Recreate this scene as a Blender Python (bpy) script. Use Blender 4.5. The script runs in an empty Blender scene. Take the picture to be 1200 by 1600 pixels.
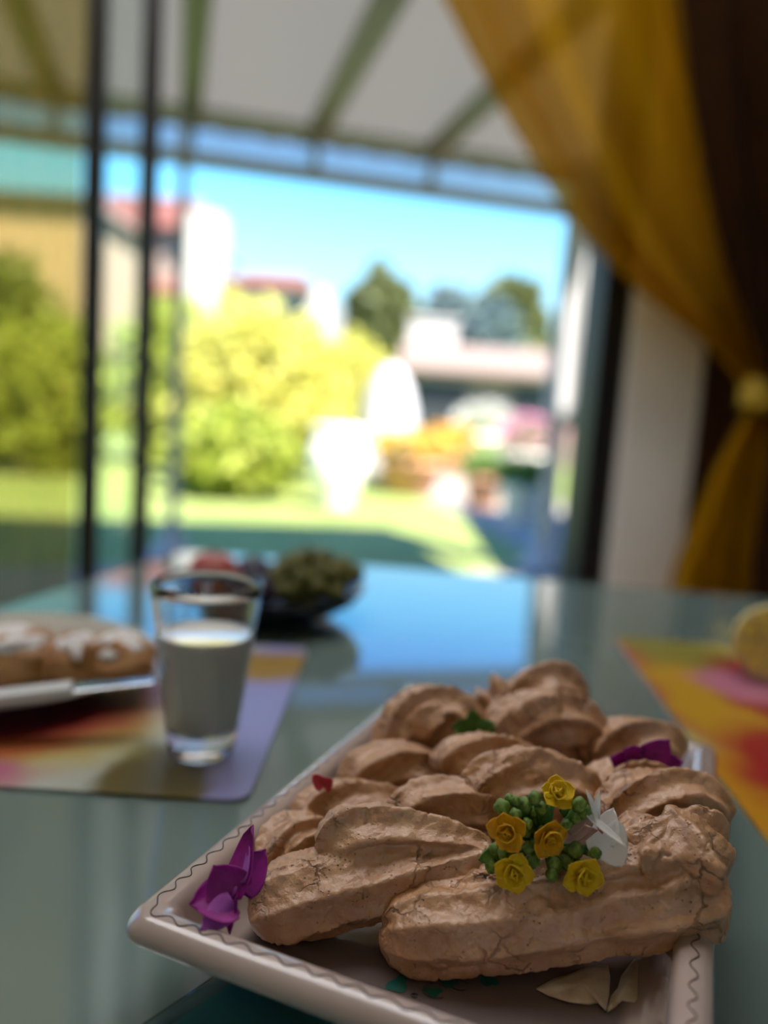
import bpy, bmesh, math, random
import numpy as np
from mathutils import Vector, Matrix, noise
from math import sin, cos, pi, radians, sqrt, atan2

scene = bpy.context.scene
random.seed(7)
rng = np.random.default_rng(11)

# ------------------------------------------------------------------ camera
TZ = 0.75                      # height of the table top
CAM = np.array([0.0, 0.0, TZ + 0.205])
FPX, PITCH, ROLL = 1250.0, radians(7.35), radians(3.8)
FW = np.array([0, cos(PITCH), -sin(PITCH)])
_up = np.array([0, sin(PITCH), cos(PITCH)]); _rt = np.array([1.0, 0, 0])
RT = _rt * cos(ROLL) + _up * sin(ROLL)
UP = _up * cos(ROLL) - _rt * sin(ROLL)
cam_data = bpy.data.cameras.new('camera')
cam = bpy.data.objects.new('camera', cam_data)
scene.collection.objects.link(cam)
cam.matrix_world = Matrix(((RT[0], UP[0], -FW[0], CAM[0]), (RT[1], UP[1], -FW[1], CAM[1]),
                           (RT[2], UP[2], -FW[2], CAM[2]), (0, 0, 0, 1)))
cam_data.sensor_fit = 'VERTICAL'
cam_data.sensor_height = 24.0
cam_data.lens = FPX / 1600 * 24.0
cam_data.clip_start = 0.01
cam_data.clip_end = 300
cam_data.dof.use_dof = True
cam_data.dof.focus_distance = 0.288
cam_data.dof.aperture_fstop = cam_data.lens / 9.2     # 9.2 mm wide pupil
scene.camera = cam

# ------------------------------------------------------------------ sky, sun, exposure
scene.view_settings.view_transform = 'Standard'
scene.view_settings.look = 'None'
scene.view_settings.exposure = 1.1
scene.view_settings.gamma = 1.0
scene.view_settings.use_curve_mapping = False
scene.cycles.use_denoising = True
scene.cycles.max_bounces = 12
scene.cycles.diffuse_bounces = 5
scene.cycles.transparent_max_bounces = 24
scene.cycles.caustics_reflective = False
scene.cycles.sample_clamp_indirect = 8.0

world = bpy.data.worlds.new('sky')
scene.world = world
world.use_nodes = True
wn = world.node_tree
wn.nodes.clear()
w_out = wn.nodes.new('ShaderNodeOutputWorld')
w_bg = wn.nodes.new('ShaderNodeBackground')
w_tc = wn.nodes.new('ShaderNodeTexCoord')
w_sep = wn.nodes.new('ShaderNodeSeparateXYZ')
w_ramp = wn.nodes.new('ShaderNodeValToRGB')
wn.links.new(w_tc.outputs['Generated'], w_sep.inputs[0])
wn.links.new(w_sep.outputs['Z'], w_ramp.inputs[0])
wn.links.new(w_ramp.outputs[0], w_bg.inputs[0])
wn.links.new(w_bg.outputs[0], w_out.inputs[0])
el = w_ramp.color_ramp.elements
el[0].position = 0.0; el[0].color = (0.44, 0.58, 0.70, 1)
el[1].position = 1.0; el[1].color = (0.10, 0.28, 0.66, 1)
e = el.new(0.16); e.color = (0.26, 0.54, 0.72, 1)
e = el.new(0.25); e.color = (0.14, 0.49, 0.86, 1)
e = el.new(0.32); e.color = (0.075, 0.32, 0.88, 1)
e = el.new(0.48); e.color = (0.035, 0.21, 0.78, 1)
w_bg.inputs['Strength'].default_value = 1.35

sun_data = bpy.data.lights.new('sun', 'SUN')
sun_data.energy = 12.0
sun_data.color = (1.0, 0.93, 0.80)
sun_data.angle = radians(0.6)
sun = bpy.data.objects.new('sun', sun_data)
scene.collection.objects.link(sun)
SUN_EL = radians(55)
sd = Vector((-0.6 * cos(SUN_EL), 0.8 * cos(SUN_EL), -sin(SUN_EL)))
sun.rotation_euler = sd.to_track_quat('-Z', 'Y').to_euler()
sun.location = (6, -8, 14)

# ------------------------------------------------------------------ placing helpers
def ray(px, py):
    return FW * FPX + RT * (px - 600) + UP * (800 - py)
def at_y(px, py, y):                       # point of the view line at distance y ahead
    d = ray(px, py); return CAM + d * (y / d[1])
def at_d(px, py, depth):                    # point of the view line at a depth along the optical axis
    return CAM + ray(px, py) * (depth / FPX)
def on_table(px, py, z=0.0):               # point of the view line at height z over the table
    d = ray(px, py); return CAM + d * ((TZ + z - CAM[2]) / d[2])
def on_ground(px, py, z=0.0):
    d = ray(px, py); return CAM + d * ((z - CAM[2]) / d[2])
HD = np.array([-sin(radians(15)), cos(radians(15)), 0])     # house axis pointing outdoors
HA = np.array([cos(radians(15)), sin(radians(15)), 0])      # house axis along the door wall
def on_house(px, py, k):                   # point of the view line in the plane k metres along the house axis
    d = ray(px, py); return CAM + d * (k / (d @ HD))
def house(a, k, z):                        # house coordinates to world
    p = HA * a + HD * k; return np.array([p[0], p[1], z])
def wall_a(px, k):                         # coordinate along the wall of a picture column at eye height
    p = on_house(px, 640, k); return float(p @ HA)

# ------------------------------------------------------------------ mesh helpers
def link(o): scene.collection.objects.link(o); return o
def mesh_obj(name, verts, faces, mat=None, parent=None, smooth=True, origin=None):
    verts = np.asarray(verts, dtype=float).reshape(-1, 3)
    if origin is None and parent is None and len(verts):
        lo, hi = verts.min(0), verts.max(0)
        origin = np.array([(lo[0] + hi[0]) / 2, (lo[1] + hi[1]) / 2, lo[2]])
    if origin is None: origin = np.zeros(3)
    me = bpy.data.meshes.new(name)
    if parent is not None and parent.type == 'EMPTY' or parent is not None:
        off = np.array(world_loc(parent))
    else:
        off = np.array(origin)
    me.from_pydata([tuple(v) for v in (verts - off)], [], [tuple(f) for f in faces])
    me.update()
    if smooth: me.polygons.foreach_set('use_smooth', [True] * len(me.polygons))
    o = bpy.data.objects.new(name, me)
    link(o)
    if parent is not None: o.parent = parent
    else: o.location = off
    if mat: me.materials.append(mat)
    return o
def world_loc(o):
    l = np.array(o.location)
    while o.parent is not None:
        o = o.parent; l = l + np.array(o.location)
    return l
def empty(name, loc):
    o = bpy.data.objects.new(name, None); link(o)
    o.location = tuple(loc); o.empty_display_size = 0.02
    return o
def tag(o, label, cat, group=None):
    o['label'] = label; o['category'] = cat
    if group: o['group'] = group
    return o
def struct(o, label=None):
    o['kind'] = 'structure'
    if label: o['label'] = label
    return o
class MB:
    def __init__(s): s.v = []; s.f = []
    def add(s, v, f):
        n = len(s.v); s.v += [tuple(map(float, p)) for p in v]; s.f += [tuple(i + n for i in q) for q in f]; return s
    def hull8(s, p):        # 8 points: bottom ring 0-3, top ring 4-7
        return s.add(p, [(0, 3, 2, 1), (4, 5, 6, 7), (0, 1, 5, 4), (1, 2, 6, 5), (2, 3, 7, 6), (3, 0, 4, 7)])
    def box(s, lo, hi):
        x0, y0, z0 = lo; x1, y1, z1 = hi
        return s.hull8([(x0, y0, z0), (x1, y0, z0), (x1, y1, z0), (x0, y1, z0), (x0, y0, z1), (x1, y0, z1), (x1, y1, z1), (x0, y1, z1)])
    def hbox(s, a0, a1, k0, k1, z0, z1):     # box in house coordinates
        return s.hull8([house(a0, k0, z0), house(a1, k0, z0), house(a1, k1, z0), house(a0, k1, z0),
                        house(a0, k0, z1), house(a1, k0, z1), house(a1, k1, z1), house(a0, k1, z1)])
    def tube(s, pts, rad, n=10, caps=True):
        v, f = tube(pts, rad, n, caps); return s.add(v, f)
    def build(s, name, mat=None, parent=None, smooth=False, bevel=0, origin=None):
        o = mesh_obj(name, s.v, s.f, mat, parent, smooth, origin)
        if bevel:
            m = o.modifiers.new('bevel', 'BEVEL'); m.width = bevel; m.segments = 2; m.limit_method = 'ANGLE'
        return o
def frames(P):
    P = np.asarray(P, float); n = len(P)
    T = np.gradient(P, axis=0); T /= np.linalg.norm(T, axis=1)[:, None] + 1e-12
    up = np.array([0, 0, 1.0])
    if abs(T[0] @ up) > .9: up = np.array([1.0, 0, 0])
    N = np.zeros_like(P)
    a = up - T[0] * (up @ T[0]); N[0] = a / np.linalg.norm(a)
    for i in range(1, n):
        a = N[i - 1] - T[i] * (N[i - 1] @ T[i]); N[i] = a / (np.linalg.norm(a) + 1e-12)
    return T, N, np.cross(T, N)
def tube(pts, rad, n=10, caps=True):
    P = np.asarray(pts, float); m = len(P)
    R = np.full(m, rad, float) if np.isscalar(rad) else np.asarray(rad, float)
    T, N, B = frames(P)
    th = np.linspace(0, 2 * pi, n, endpoint=False)
    V = (P[:, None, :] + R[:, None, None] * (np.cos(th)[None, :, None] * N[:, None, :] + np.sin(th)[None, :, None] * B[:, None, :])).reshape(-1, 3)
    F = [(i * n + j, i * n + (j + 1) % n, (i + 1) * n + (j + 1) % n, (i + 1) * n + j) for i in range(m - 1) for j in range(n)]
    if caps:
        F.append(tuple(range(n))[::-1]); F.append(tuple((m - 1) * n + j for j in range(n)))
    return V, F
def lathe(prof, n=48, c=(0, 0, 0), wob=None):
    c = np.asarray(c, float); V = []; F = []
    th = np.linspace(0, 2 * pi, n, endpoint=False)
    for (r, z) in prof:
        for t in th:
            k = 1.0 if wob is None else wob(t, z)
            V.append((c[0] + r * k * cos(t), c[1] + r * k * sin(t), c[2] + z))
    for i in range(len(prof) - 1):
        for j in range(n):
            F.append((i * n + j, i * n + (j + 1) % n, (i + 1) * n + (j + 1) % n, (i + 1) * n + j))
    F.append(tuple(range(n))[::-1]); F.append(tuple((len(prof) - 1) * n + j for j in range(n)))
    return V, F
def smooth_path(pts, n):                    # Catmull-Rom through rows of any width
    P = np.asarray(pts, float)
    P = np.vstack([2 * P[0] - P[1], P, 2 * P[-1] - P[-2]])
    out = []; m = len(P) - 3
    for t in np.linspace(0, m - 1e-6, n):
        i = int(t); u = t - i
        p0, p1, p2, p3 = P[i], P[i + 1], P[i + 2], P[i + 3]
        out.append(.5 * ((2 * p1) + (-p0 + p2) * u + (2 * p0 - 5 * p1 + 4 * p2 - p3) * u * u + (-p0 + 3 * p1 - 3 * p2 + p3) * u ** 3))
    return np.array(out)

# ------------------------------------------------------------------ material helpers
def nodes(name):
    m = bpy.data.materials.new(name); m.use_nodes = True
    nt = m.node_tree
    return m, nt, nt.nodes['Principled BSDF']
def principled(name, col, rough=.5, **kw):
    m, nt, b = nodes(name)
    b.inputs['Base Color'].default_value = (*col, 1); b.inputs['Roughness'].default_value = rough
    for k, v in kw.items(): b.inputs[k.replace('_', ' ')].default_value = v
    return m
def tex_noise(nt, scale, detail=3, rough=.55, coord='Object', dist=0.0):
    tc = nt.nodes.new('ShaderNodeTexCoord'); n = nt.nodes.new('ShaderNodeTexNoise')
    n.inputs['Scale'].default_value = scale; n.inputs['Detail'].default_value = detail
    n.inputs['Roughness'].default_value = rough; n.inputs['Distortion'].default_value = dist
    nt.links.new(tc.outputs[coord], n.inputs['Vector']); return n
def ramp(nt, src, stops):
    r = nt.nodes.new('ShaderNodeValToRGB'); els = r.color_ramp.elements
    els[0].position, els[0].color = stops[0][0], (*stops[0][1], 1)
    els[1].position, els[1].color = stops[-1][0], (*stops[-1][1], 1)
    for p, c in stops[1:-1]: els.new(p).color = (*c, 1)
    nt.links.new(src, r.inputs[0]); return r
def bump(nt, b, src, strength, dist):
    n = nt.nodes.new('ShaderNodeBump'); n.inputs['Strength'].default_value = strength; n.inputs['Distance'].default_value = dist
    nt.links.new(src, n.inputs['Height']); nt.links.new(n.outputs[0], b.inputs['Normal']); return n
def mottled(name, stops, scale, rough=.7, bumpd=0.0, **kw):
    m = principled(name, stops[0][1], rough, **kw); nt = m.node_tree; b = nt.nodes['Principled BSDF']
    n = tex_noise(nt, scale, 4)
    r = ramp(nt, n.outputs['Fac'], stops); nt.links.new(r.outputs[0], b.inputs['Base Color'])
    if bumpd: bump(nt, b, n.outputs['Fac'], 1, bumpd)
    return m
def leafy(name, c0, c1, c2, scale=6, trans=.35):        # leaf tissue: reflects and lets light through
    m, nt, b = nodes(name); out = nt.nodes['Material Output']
    n = tex_noise(nt, scale, 3)
    r = ramp(nt, n.outputs['Fac'], [(.3, c0), (.5, c1), (.7, c2)])
    nt.links.new(r.outputs[0], b.inputs['Base Color']); b.inputs['Roughness'].default_value = .55
    t = nt.nodes.new('ShaderNodeBsdfTranslucent'); nt.links.new(r.outputs[0], t.inputs[0])
    mx = nt.nodes.new('ShaderNodeMixShader'); mx.inputs[0].default_value = trans
    nt.links.new(b.outputs[0], mx.inputs[1]); nt.links.new(t.outputs[0], mx.inputs[2]); nt.links.new(mx.outputs[0], out.inputs[0])
    return m
def sheer(name, dcol, tcol, cover, scale=1):            # thin cloth: part open weave, part threads that glow when backlit
    m, nt, b = nodes(name); out = nt.nodes['Material Output']
    nt.nodes.remove(b)
    d = nt.nodes.new('ShaderNodeBsdfDiffuse'); d.inputs[0].default_value = (*dcol, 1)
    t = nt.nodes.new('ShaderNodeBsdfTranslucent'); t.inputs[0].default_value = (*dcol, 1)
    g = nt.nodes.new('ShaderNodeBsdfTransparent'); g.inputs[0].default_value = (*tcol, 1)
    m1 = nt.nodes.new('ShaderNodeMixShader'); m1.inputs[0].default_value = .5
    m2 = nt.nodes.new('ShaderNodeMixShader'); m2.inputs[0].default_value = cover
    nt.links.new(d.outputs[0], m1.inputs[1]); nt.links.new(t.outputs[0], m1.inputs[2])
    nt.links.new(g.outputs[0], m2.inputs[1]); nt.links.new(m1.outputs[0], m2.inputs[2]); nt.links.new(m2.outputs[0], out.inputs[0])
    return m
def pane_mat(name, tint):
    m, nt, b = nodes(name); out = nt.nodes['Material Output']; nt.nodes.remove(b)
    g = nt.nodes.new('ShaderNodeBsdfTransparent'); g.inputs[0].default_value = (*tint, 1)
    s = nt.nodes.new('ShaderNodeBsdfGlossy'); s.inputs['Roughness'].default_value = .02
    lw = nt.nodes.new('ShaderNodeLayerWeight'); lw.inputs['Blend'].default_value = .5
    pw = nt.nodes.new('ShaderNodeMath'); pw.operation = 'POWER'; pw.inputs[1].default_value = 5; nt.links.new(lw.outputs['Facing'], pw.inputs[0])
    fr = nt.nodes.new('ShaderNodeMath'); fr.operation = 'MULTIPLY_ADD'; fr.inputs[1].default_value = .92; fr.inputs[2].default_value = .04; nt.links.new(pw.outputs[0], fr.inputs[0])
    mx = nt.nodes.new('ShaderNodeMixShader')
    nt.links.new(fr.outputs[0], mx.inputs[0]); nt.links.new(g.outputs[0], mx.inputs[1]); nt.links.new(s.outputs[0], mx.inputs[2])
    nt.links.new(mx.outputs[0], out.inputs[0]); return m

M = {}
M['plaster'] = mottled('warm_plaster', [(.3, (.74, .64, .51)), (.7, (.78, .68, .55))], 3, .85)
M['ceiling'] = principled('white_ceiling', (.80, .76, .70), .9)
M['dark_wall'] = mottled('dark_wood_panelling', [(.3, (.050, .020, .010)), (.7, (.075, .032, .015))], 4, .6)
M['floor'] = mottled('terracotta_floor', [(.3, (.58, .42, .28)), (.7, (.66, .49, .34))], 5, .45)
M['black_alu'] = principled('black_aluminium', (.012, .012, .013), .4, Metallic=.2)
M['white_paint'] = principled('white_paint', (.84, .83, .80), .6)
M['pane'] = pane_mat('window_glass', (.92, .96, .95))
M['opal'] = sheer('opal_fill_glass', (.80, .78, .74), (1, 1, 1), .97)
M['opal'].node_tree.nodes['Mix Shader'].inputs[0].default_value = .85
M['blue_pane'] = pane_mat('tinted_glass', (.90, .68, .62))
M['grey_metal'] = principled('grey_painted_metal', (.33, .33, .34), .45)
M['dark_metal'] = principled('dark_grey_metal', (.13, .15, .13), .5)
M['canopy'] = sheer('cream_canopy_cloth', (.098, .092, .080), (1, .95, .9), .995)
M['fringe'] = sheer('yellow_fringe_cloth', (.22, .18, .05), (1, .9, .5), .95)
M['gold_sheer'] = sheer('gold_sheer_cloth', (.60, .29, .006), (.62, .43, .13), .55)
M['gold_left'] = sheer('pale_gold_sheer_cloth', (.40, .27, .05), (.86, .76, .46), .42)
M['gold_band'] = principled('gold_band_cloth', (.60, .38, .03), .7)
M['white_cloth'] = principled('white_weather_cloth', (.42, .415, .44), .8)
M['lawn'] = mottled('lawn', [(.3, (.12, .17, .035)), (.5, (.17, .22, .05)), (.7, (.22, .25, .08))], 1.6, .9)
M['palestone'] = principled('pale_stone', (.60, .52, .42), .85)
M['path'] = mottled('grey_paving', [(.3, (.22, .20, .17)), (.7, (.28, .255, .22))], 2.5, .85)
M['wallwhite'] = principled('white_render', (.42, .40, .39), .9)
M['wallbeige'] = principled('beige_render', (.42, .30, .19), .9)
M['wallpink'] = principled('pinkish_render', (.26, .20, .17), .9)
M['roofred'] = mottled('red_roof', [(.3, (.11, .033, .024)), (.7, (.15, .048, .034))], 3, .85)
M['roofpink'] = principled('pale_tile_roof', (.17, .125, .105), .9)
M['dark_open'] = principled('dark_opening', (.03, .035, .04), .3)
M['trunk'] = principled('bark', (.10, .065, .04), .9)
M['terracotta'] = principled('terracotta_pot', (.55, .28, .17), .8)
M['potwhite'] = principled('white_glazed_pot', (.75, .72, .68), .5)

# ================================================================== the room
TABLE_K = 0
DOOR_K = 1.9
a_p1, a_p2 = wall_a(140, DOOR_K), wall_a(221, DOOR_K)
a_j = wall_a(944, DOOR_K)                               # black jamb on the right
a_w = wall_a(1082, DOOR_K)                              # end of the white reveal
ROOM_L, ROOM_R, ROOM_B = -2.3, 2.2, -3.2
CEIL = 2.62
mb = MB(); mb.hbox(ROOM_L - .1, ROOM_R + .1, ROOM_B - .1, DOOR_K + .12, -.10, 0)
struct(mb.build('floor', M['floor']))
RA0, RA1, RK0, RK1 = -.95, 1.15, .55, 1.62            # unseen opal rooflight, added to light the table from above
mb = MB(); mb.hbox(ROOM_L - .1, ROOM_R + .1, ROOM_B - .1, RK0, CEIL, CEIL + .12); mb.hbox(ROOM_L - .1, ROOM_R + .1, RK1, DOOR_K + .12, CEIL, CEIL + .12)
mb.hbox(ROOM_L - .1, RA0, RK0, RK1, CEIL, CEIL + .12); mb.hbox(RA1, ROOM_R + .1, RK0, RK1, CEIL, CEIL + .12)
struct(mb.build('ceiling', M['ceiling']))
mb = MB(); mb.hbox(a_w, ROOM_R + .1, DOOR_K, DOOR_K + .12, 0, CEIL)
struct(mb.build('wall_far', M['dark_wall']))
mb = MB(); mb.hbox(ROOM_L - .1, a_w, DOOR_K, DOOR_K + .12, 2.32, CEIL)
struct(mb.build('wall_front', M['plaster']))
mb = MB(); mb.hbox(ROOM_L - .1, ROOM_L, ROOM_B, DOOR_K, 0, CEIL)
struct(mb.build('wall_left', M['plaster']))
mb = MB(); mb.hbox(ROOM_R, ROOM_R + .1, ROOM_B, DOOR_K, 0, CEIL)
struct(mb.build('wall_right', M['dark_wall']))
# wall behind the viewer, with an unseen window added for fill light
BW0, BW1, BZ0, BZ1 = -.65, .75, .8, 2.15
mb = MB()
mb.hbox(ROOM_L - .1, BW0, ROOM_B - .1, ROOM_B, 0, CEIL); mb.hbox(BW1, ROOM_R + .1, ROOM_B - .1, ROOM_B, 0, CEIL)
mb.hbox(BW0, BW1, ROOM_B - .1, ROOM_B, 0, BZ0); mb.hbox(BW0, BW1, ROOM_B - .1, ROOM_B, BZ1, CEIL)
struct(mb.build('wall_back', M['plaster']))
w3 = struct(empty('added_rooflight', house((RA0 + RA1) / 2, (RK0 + RK1) / 2, CEIL)), 'unseen opal rooflight added above the table for top light')
for i in range(3):
    a0 = RA0 + (RA1 - RA0) * i / 3; a1 = RA0 + (RA1 - RA0) * (i + 1) / 3
    mb = MB(); mb.add([house(a0, RK0, CEIL + .10), house(a1, RK0, CEIL + .10), house(a1, RK1, CEIL + .10), house(a0, RK1, CEIL + .10)], [(0, 1, 2, 3)]); mb.build('pane', M['opal'], w3)
for i in range(1, 3):
    a0 = RA0 + (RA1 - RA0) * i / 3
    MB().hbox(a0 - .02, a0 + .02, RK0, RK1, CEIL + .05, CEIL + .098).build('glazing_bar', M['white_paint'], w3)
# white reveal beside the jamb
mb = MB(); mb.hbox(a_j + .045, a_w, DOOR_K - .03, DOOR_K + .12, 0, 2.32)
struct(mb.build('trim_1', M['white_paint'], bevel=.004), 'pale grey door reveal beside the black jamb')

def frame_thing(name, label):
    e = empty(name, house(0, DOOR_K, 0)); return struct(e, label)
w1 = frame_thing('window_1', 'black framed glazing at the left of the doorway')
def stile(a, w, parent, k0=DOOR_K, k1=DOOR_K + .05, mat='black_alu'):
    return MB().hbox(a - w / 2, a + w / 2, k0, k1, 0, 2.32).build('stile', M[mat], parent, bevel=.003)
stile(a_p1, .044, w1)
stile(-1.55, .044, w1); stile(ROOM_L + .02, .04, w1)
MB().hbox(ROOM_L, a_p1, DOOR_K, DOOR_K + .05, 0, .05).build('bottom_rail', M['black_alu'], w1)
MB().hbox(ROOM_L, a_p1, DOOR_K, DOOR_K + .05, 2.27, 2.32).build('top_rail', M['black_alu'], w1)
MB().hbox(-1.53, a_p1 - .02, DOOR_K + .02, DOOR_K + .028, .05, 2.27).build('pane', M['pane'], w1)
MB().hbox(ROOM_L + .04, -1.57, DOOR_K + .02, DOOR_K + .028, .05, 2.27).build('pane', M['pane'], w1)
d1 = frame_thing('door_1', 'black sliding patio door standing open')
stile(a_p2, .043, d1, DOOR_K + .055, DOOR_K + .095)
MB().hbox(a_p1 - .02, a_p2 - .02, DOOR_K + .07, DOOR_K + .078, .05, 2.27).build('pane', M['pane'], d1)
MB().hbox(a_p1 - .02, a_p2 - .02, DOOR_K + .055, DOOR_K + .095, 0, .05).build('bottom_rail', M['black_alu'], d1)
MB().hbox(a_p1 - .02, a_p2 - .02, DOOR_K + .055, DOOR_K + .095, 2.27, 2.32).build('top_rail', M['black_alu'], d1)
MB().hbox(a_j - .038, a_j + .045, DOOR_K - .01, DOOR_K + .10, 0, 2.32).build('jamb', M['black_alu'], d1, bevel=.004)
MB().hbox(a_p2, a_j, DOOR_K + .0, DOOR_K + .10, 2.28, 2.32).build('head_rail', M['black_alu'], d1)
MB().hbox(a_p2, a_j, DOOR_K + .0, DOOR_K + .10, 0, .015).build('threshold', M['black_alu'], d1)
w2 = struct(empty('added_window', house(0, ROOM_B, 0)), 'unseen window added behind the viewer for fill light')
for a in (BW0 + .025, 0, BW1 - .025):
    MB().hbox(a - .025, a + .025, ROOM_B - .08, ROOM_B - .03, BZ0, BZ1).build('stile', M['white_paint'], w2)
for z in (BZ0, BZ1 - .05):
    MB().hbox(BW0, BW1, ROOM_B - .08, ROOM_B - .03, z, z + .05).build('rail', M['white_paint'], w2)
for a0, a1 in ((BW0 + .05, -.025), (.025, BW1 - .05)):
    MB().hbox(a0, a1, ROOM_B - .058, ROOM_B - .05, BZ0 + .05, BZ1 - .05).build('pane', M['pane'], w2)

# ================================================================== the garden
mb = MB(); mb.add([(-60, -40, -.02), (60, -40, -.02), (60, 90, -.02), (-60, 90, -.02)], [(0, 1, 2, 3)])
struct(mb.build('lawn', M['lawn']), 'green lawn in front of the shrubs')
# paved terrace below the pergola
mb = MB(); mb.hbox(-5, 5, ROOM_B - 5, ROOM_B - .12, -.10, -.005)  # unseen pale paving added at the back, bouncing sunlight into the room
struct(mb.build('added_terrace', M['palestone']), 'unseen pale terrace added behind the house to bounce sunlight indoors')
mb = MB(); mb.hbox(-2.6, 2.4, DOOR_K + .12, 4.55, -.10, -.005)
struct(mb.build('terrace', M['path']), 'grey paved terrace outside the door')
# paved walk curving off to the right
low = [(1010, 905), (880, 878), (800, 846), (720, 806), (650, 772), (590, 748)]
high = [(1010, 800), (900, 790), (830, 775), (760, 755), (680, 735), (600, 722)]
lv = [on_ground(*p) for p in low]; hv = [on_ground(*p) for p in high]
mb = MB(); n = len(low)
V = [(p[0], p[1], -.005) for p in lv] + [(p[0], p[1], -.005) for p in hv] + [(p[0], p[1], -.1) for p in lv] + [(p[0], p[1], -.1) for p in hv]
F = [(i, i + 1, n + i + 1, n + i) for i in range(n - 1)] + [(2 * n + i + 1, 2 * n + i, i, i + 1) for i in range(n - 1)]
struct(mb.add(V, F).build('garden_path', M['path']), 'grey paved path curving past the flower pots')
# unseen house wing, added at the right to shade the lawn and path
mb = MB(); mb.box((2.30, 2.75, 0), (6.5, 6.1, 3.7))
struct(mb.build('added_wing', M['wallwhite']), 'unseen house wing right of the doorway, added to shade the lawn')

# ---- pergola
PG = at_y(268, 870, 4.5)
pk = float(PG[:2] @ HD[:2]); pa0 = float(PG[:2] @ HA[:2])
def pg_a(px): return float(on_house(px, 300, pk) @ HA)
pa1 = pg_a(903)
BEAM_Z = float(on_house(280, 246, pk)[2]); CAN_Z = BEAM_Z + .25
pg = empty('pergola', house((pa0 + pa1) / 2, pk, 0))
tag(pg, 'grey metal pergola frame with a beam across the view', 'pergola')
for i, (a, w) in enumerate(((pa0, .06), (pa1, .09))):
    p = MB().hbox(a - w / 2, a + w / 2, pk - .04, pk + .04, 0, CAN_Z).build('post', M['grey_metal'], pg, bevel=.006)
    V, F = lathe([(.19, 0), (.19, .02), (.12, .05), (.05, .16), (.04, .2)], 24, house(a, pk, 0))
    mesh_obj('foot', V, F, M['grey_metal'], p)
MB().hbox(-3.6, pa1 + .05, pk - .03, pk + .03, BEAM_Z - .04, BEAM_Z + .04).build('beam', M['grey_metal'], pg, bevel=.006)
MB().hbox(-3.6, pa1 + .05, pk - .02, pk + .02, CAN_Z - .02, CAN_Z + .02).build('top_beam', M['grey_metal'], pg)
rib_px = (490, 672)
rib_as = [pg_a(r) for r in rib_px]
st = rib_as[1] - rib_as[0]
ribs = [rib_as[0] - 3 * st, rib_as[0] - 2 * st, rib_as[0] - st] + rib_as
for a in ribs:
    MB().hbox(a - .055, a + .055, DOOR_K + .14, pk + .03, CAN_Z - .05, CAN_Z + .01).build('rib', M['dark_metal'], pg)
    MB().hbox(a - .025, a + .025, pk - .025, pk + .025, BEAM_Z, CAN_Z - .02).build('strut', M['grey_metal'], pg)
for a0, a1 in zip(ribs, ribs[1:] + [pa1]):
    MB().hbox(a0 + .03, a1 - .03, pk - .004, pk + .004, BEAM_Z + .04, CAN_Z - .05).build('glass_panel', M['blue_pane'], pg)
cn = empty('canopy', house(0, pk - 1, CAN_Z + .02))
tag(cn, 'cream cloth canopy stretched over the pergola', 'awning')
for a0, a1 in zip([ribs[0] - .4] + ribs, ribs + [pa1 + .08]):
    V = []; F = []; n = 9
    for i in range(n):
        for j in range(n):
            u, v = i / (n - 1), j / (n - 1)
            V.append(house(a0 + (a1 - a0) * u, DOOR_K + .14 + (pk + .12 - DOOR_K - .14) * v, CAN_Z + .03 - .05 * sin(pi * u) * sin(pi * v) * .6))
    F = [(i * n + j, (i + 1) * n + j, (i + 1) * n + j + 1, i * n + j + 1) for i in range(n - 1) for j in range(n - 1)]
    mesh_obj('cloth_panel', V, F, M['canopy'], cn)
V = []; F = []; n = 240
for i in range(n):
    a = ribs[0] - .4 + (pa1 + .08 - ribs[0] + .4) * i / (n - 1)
    V.append(house(a, pk + .12, CAN_Z + .03)); V.append(house(a, pk + .13 + .012 * sin(i * .8), CAN_Z - .045 - .015 * abs(sin(i * .26))))
F = [(2 * i, 2 * i + 2, 2 * i + 3, 2 * i + 1) for i in range(n - 1)]
mesh_obj('fringe', V, F, M['fringe'], cn)
# white side blind, gathered up against the right post
bot = on_house(884, 672, pk - .21)
prof = []
zb, zt = float(bot[2]), CAN_Z - .02
for i in range(26):
    u = i / 25
    r = .135 * (1 - .25 * u) * min(1, sqrt(max(0, u / .05)) if u < .05 else 1)
    prof.append((max(r, .003), zb + (zt - zb) * u))
V, F = lathe(prof, 64, (bot[0], bot[1], 0), wob=lambda t, z: 1 + .10 * sin(9 * t + 2 * z))
tag(mesh_obj('gathered_blind', V, F, M['white_cloth']), 'white blind gathered into a bundle beside the right pergola post', 'blind')

# ---- leafy shapes
def leaf_cloud(n, c, rad, size, seed, rough=.25, shell=.45, lob=3.0):
    r = np.random.default_rng(seed)
    d = r.normal(size=(n, 3)); d /= np.linalg.norm(d, axis=1)[:, None]
    k = np.array([1 + rough * noise.noise(Vector(x * lob) + Vector((seed, 0, 0))) * 1.6 for x in d])
    rr = (1 - shell * r.random(n) ** 1.6) * k
    P = d * rr[:, None] * np.array(rad) + np.array(c)
    P[:, 2] = np.maximum(P[:, 2], c[2] - rad[2] * .98)
    a = r.normal(size=(n, 3)); a += d * .3; a /= np.linalg.norm(a, axis=1)[:, None]
    b = np.cross(a, r.normal(size=(n, 3))); b /= np.linalg.norm(b, axis=1)[:, None]
    s = size * (.6 + .8 * r.random(n))[:, None]
    V = np.stack([P - a * s, P + b * s * .45 - a * s * .1, P + a * s, P - b * s * .45 - a * s * .1], 1).reshape(-1, 3)
    F = [(4 * i, 4 * i + 1, 4 * i + 2, 4 * i + 3) for i in range(n)]
    return V, F
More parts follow.
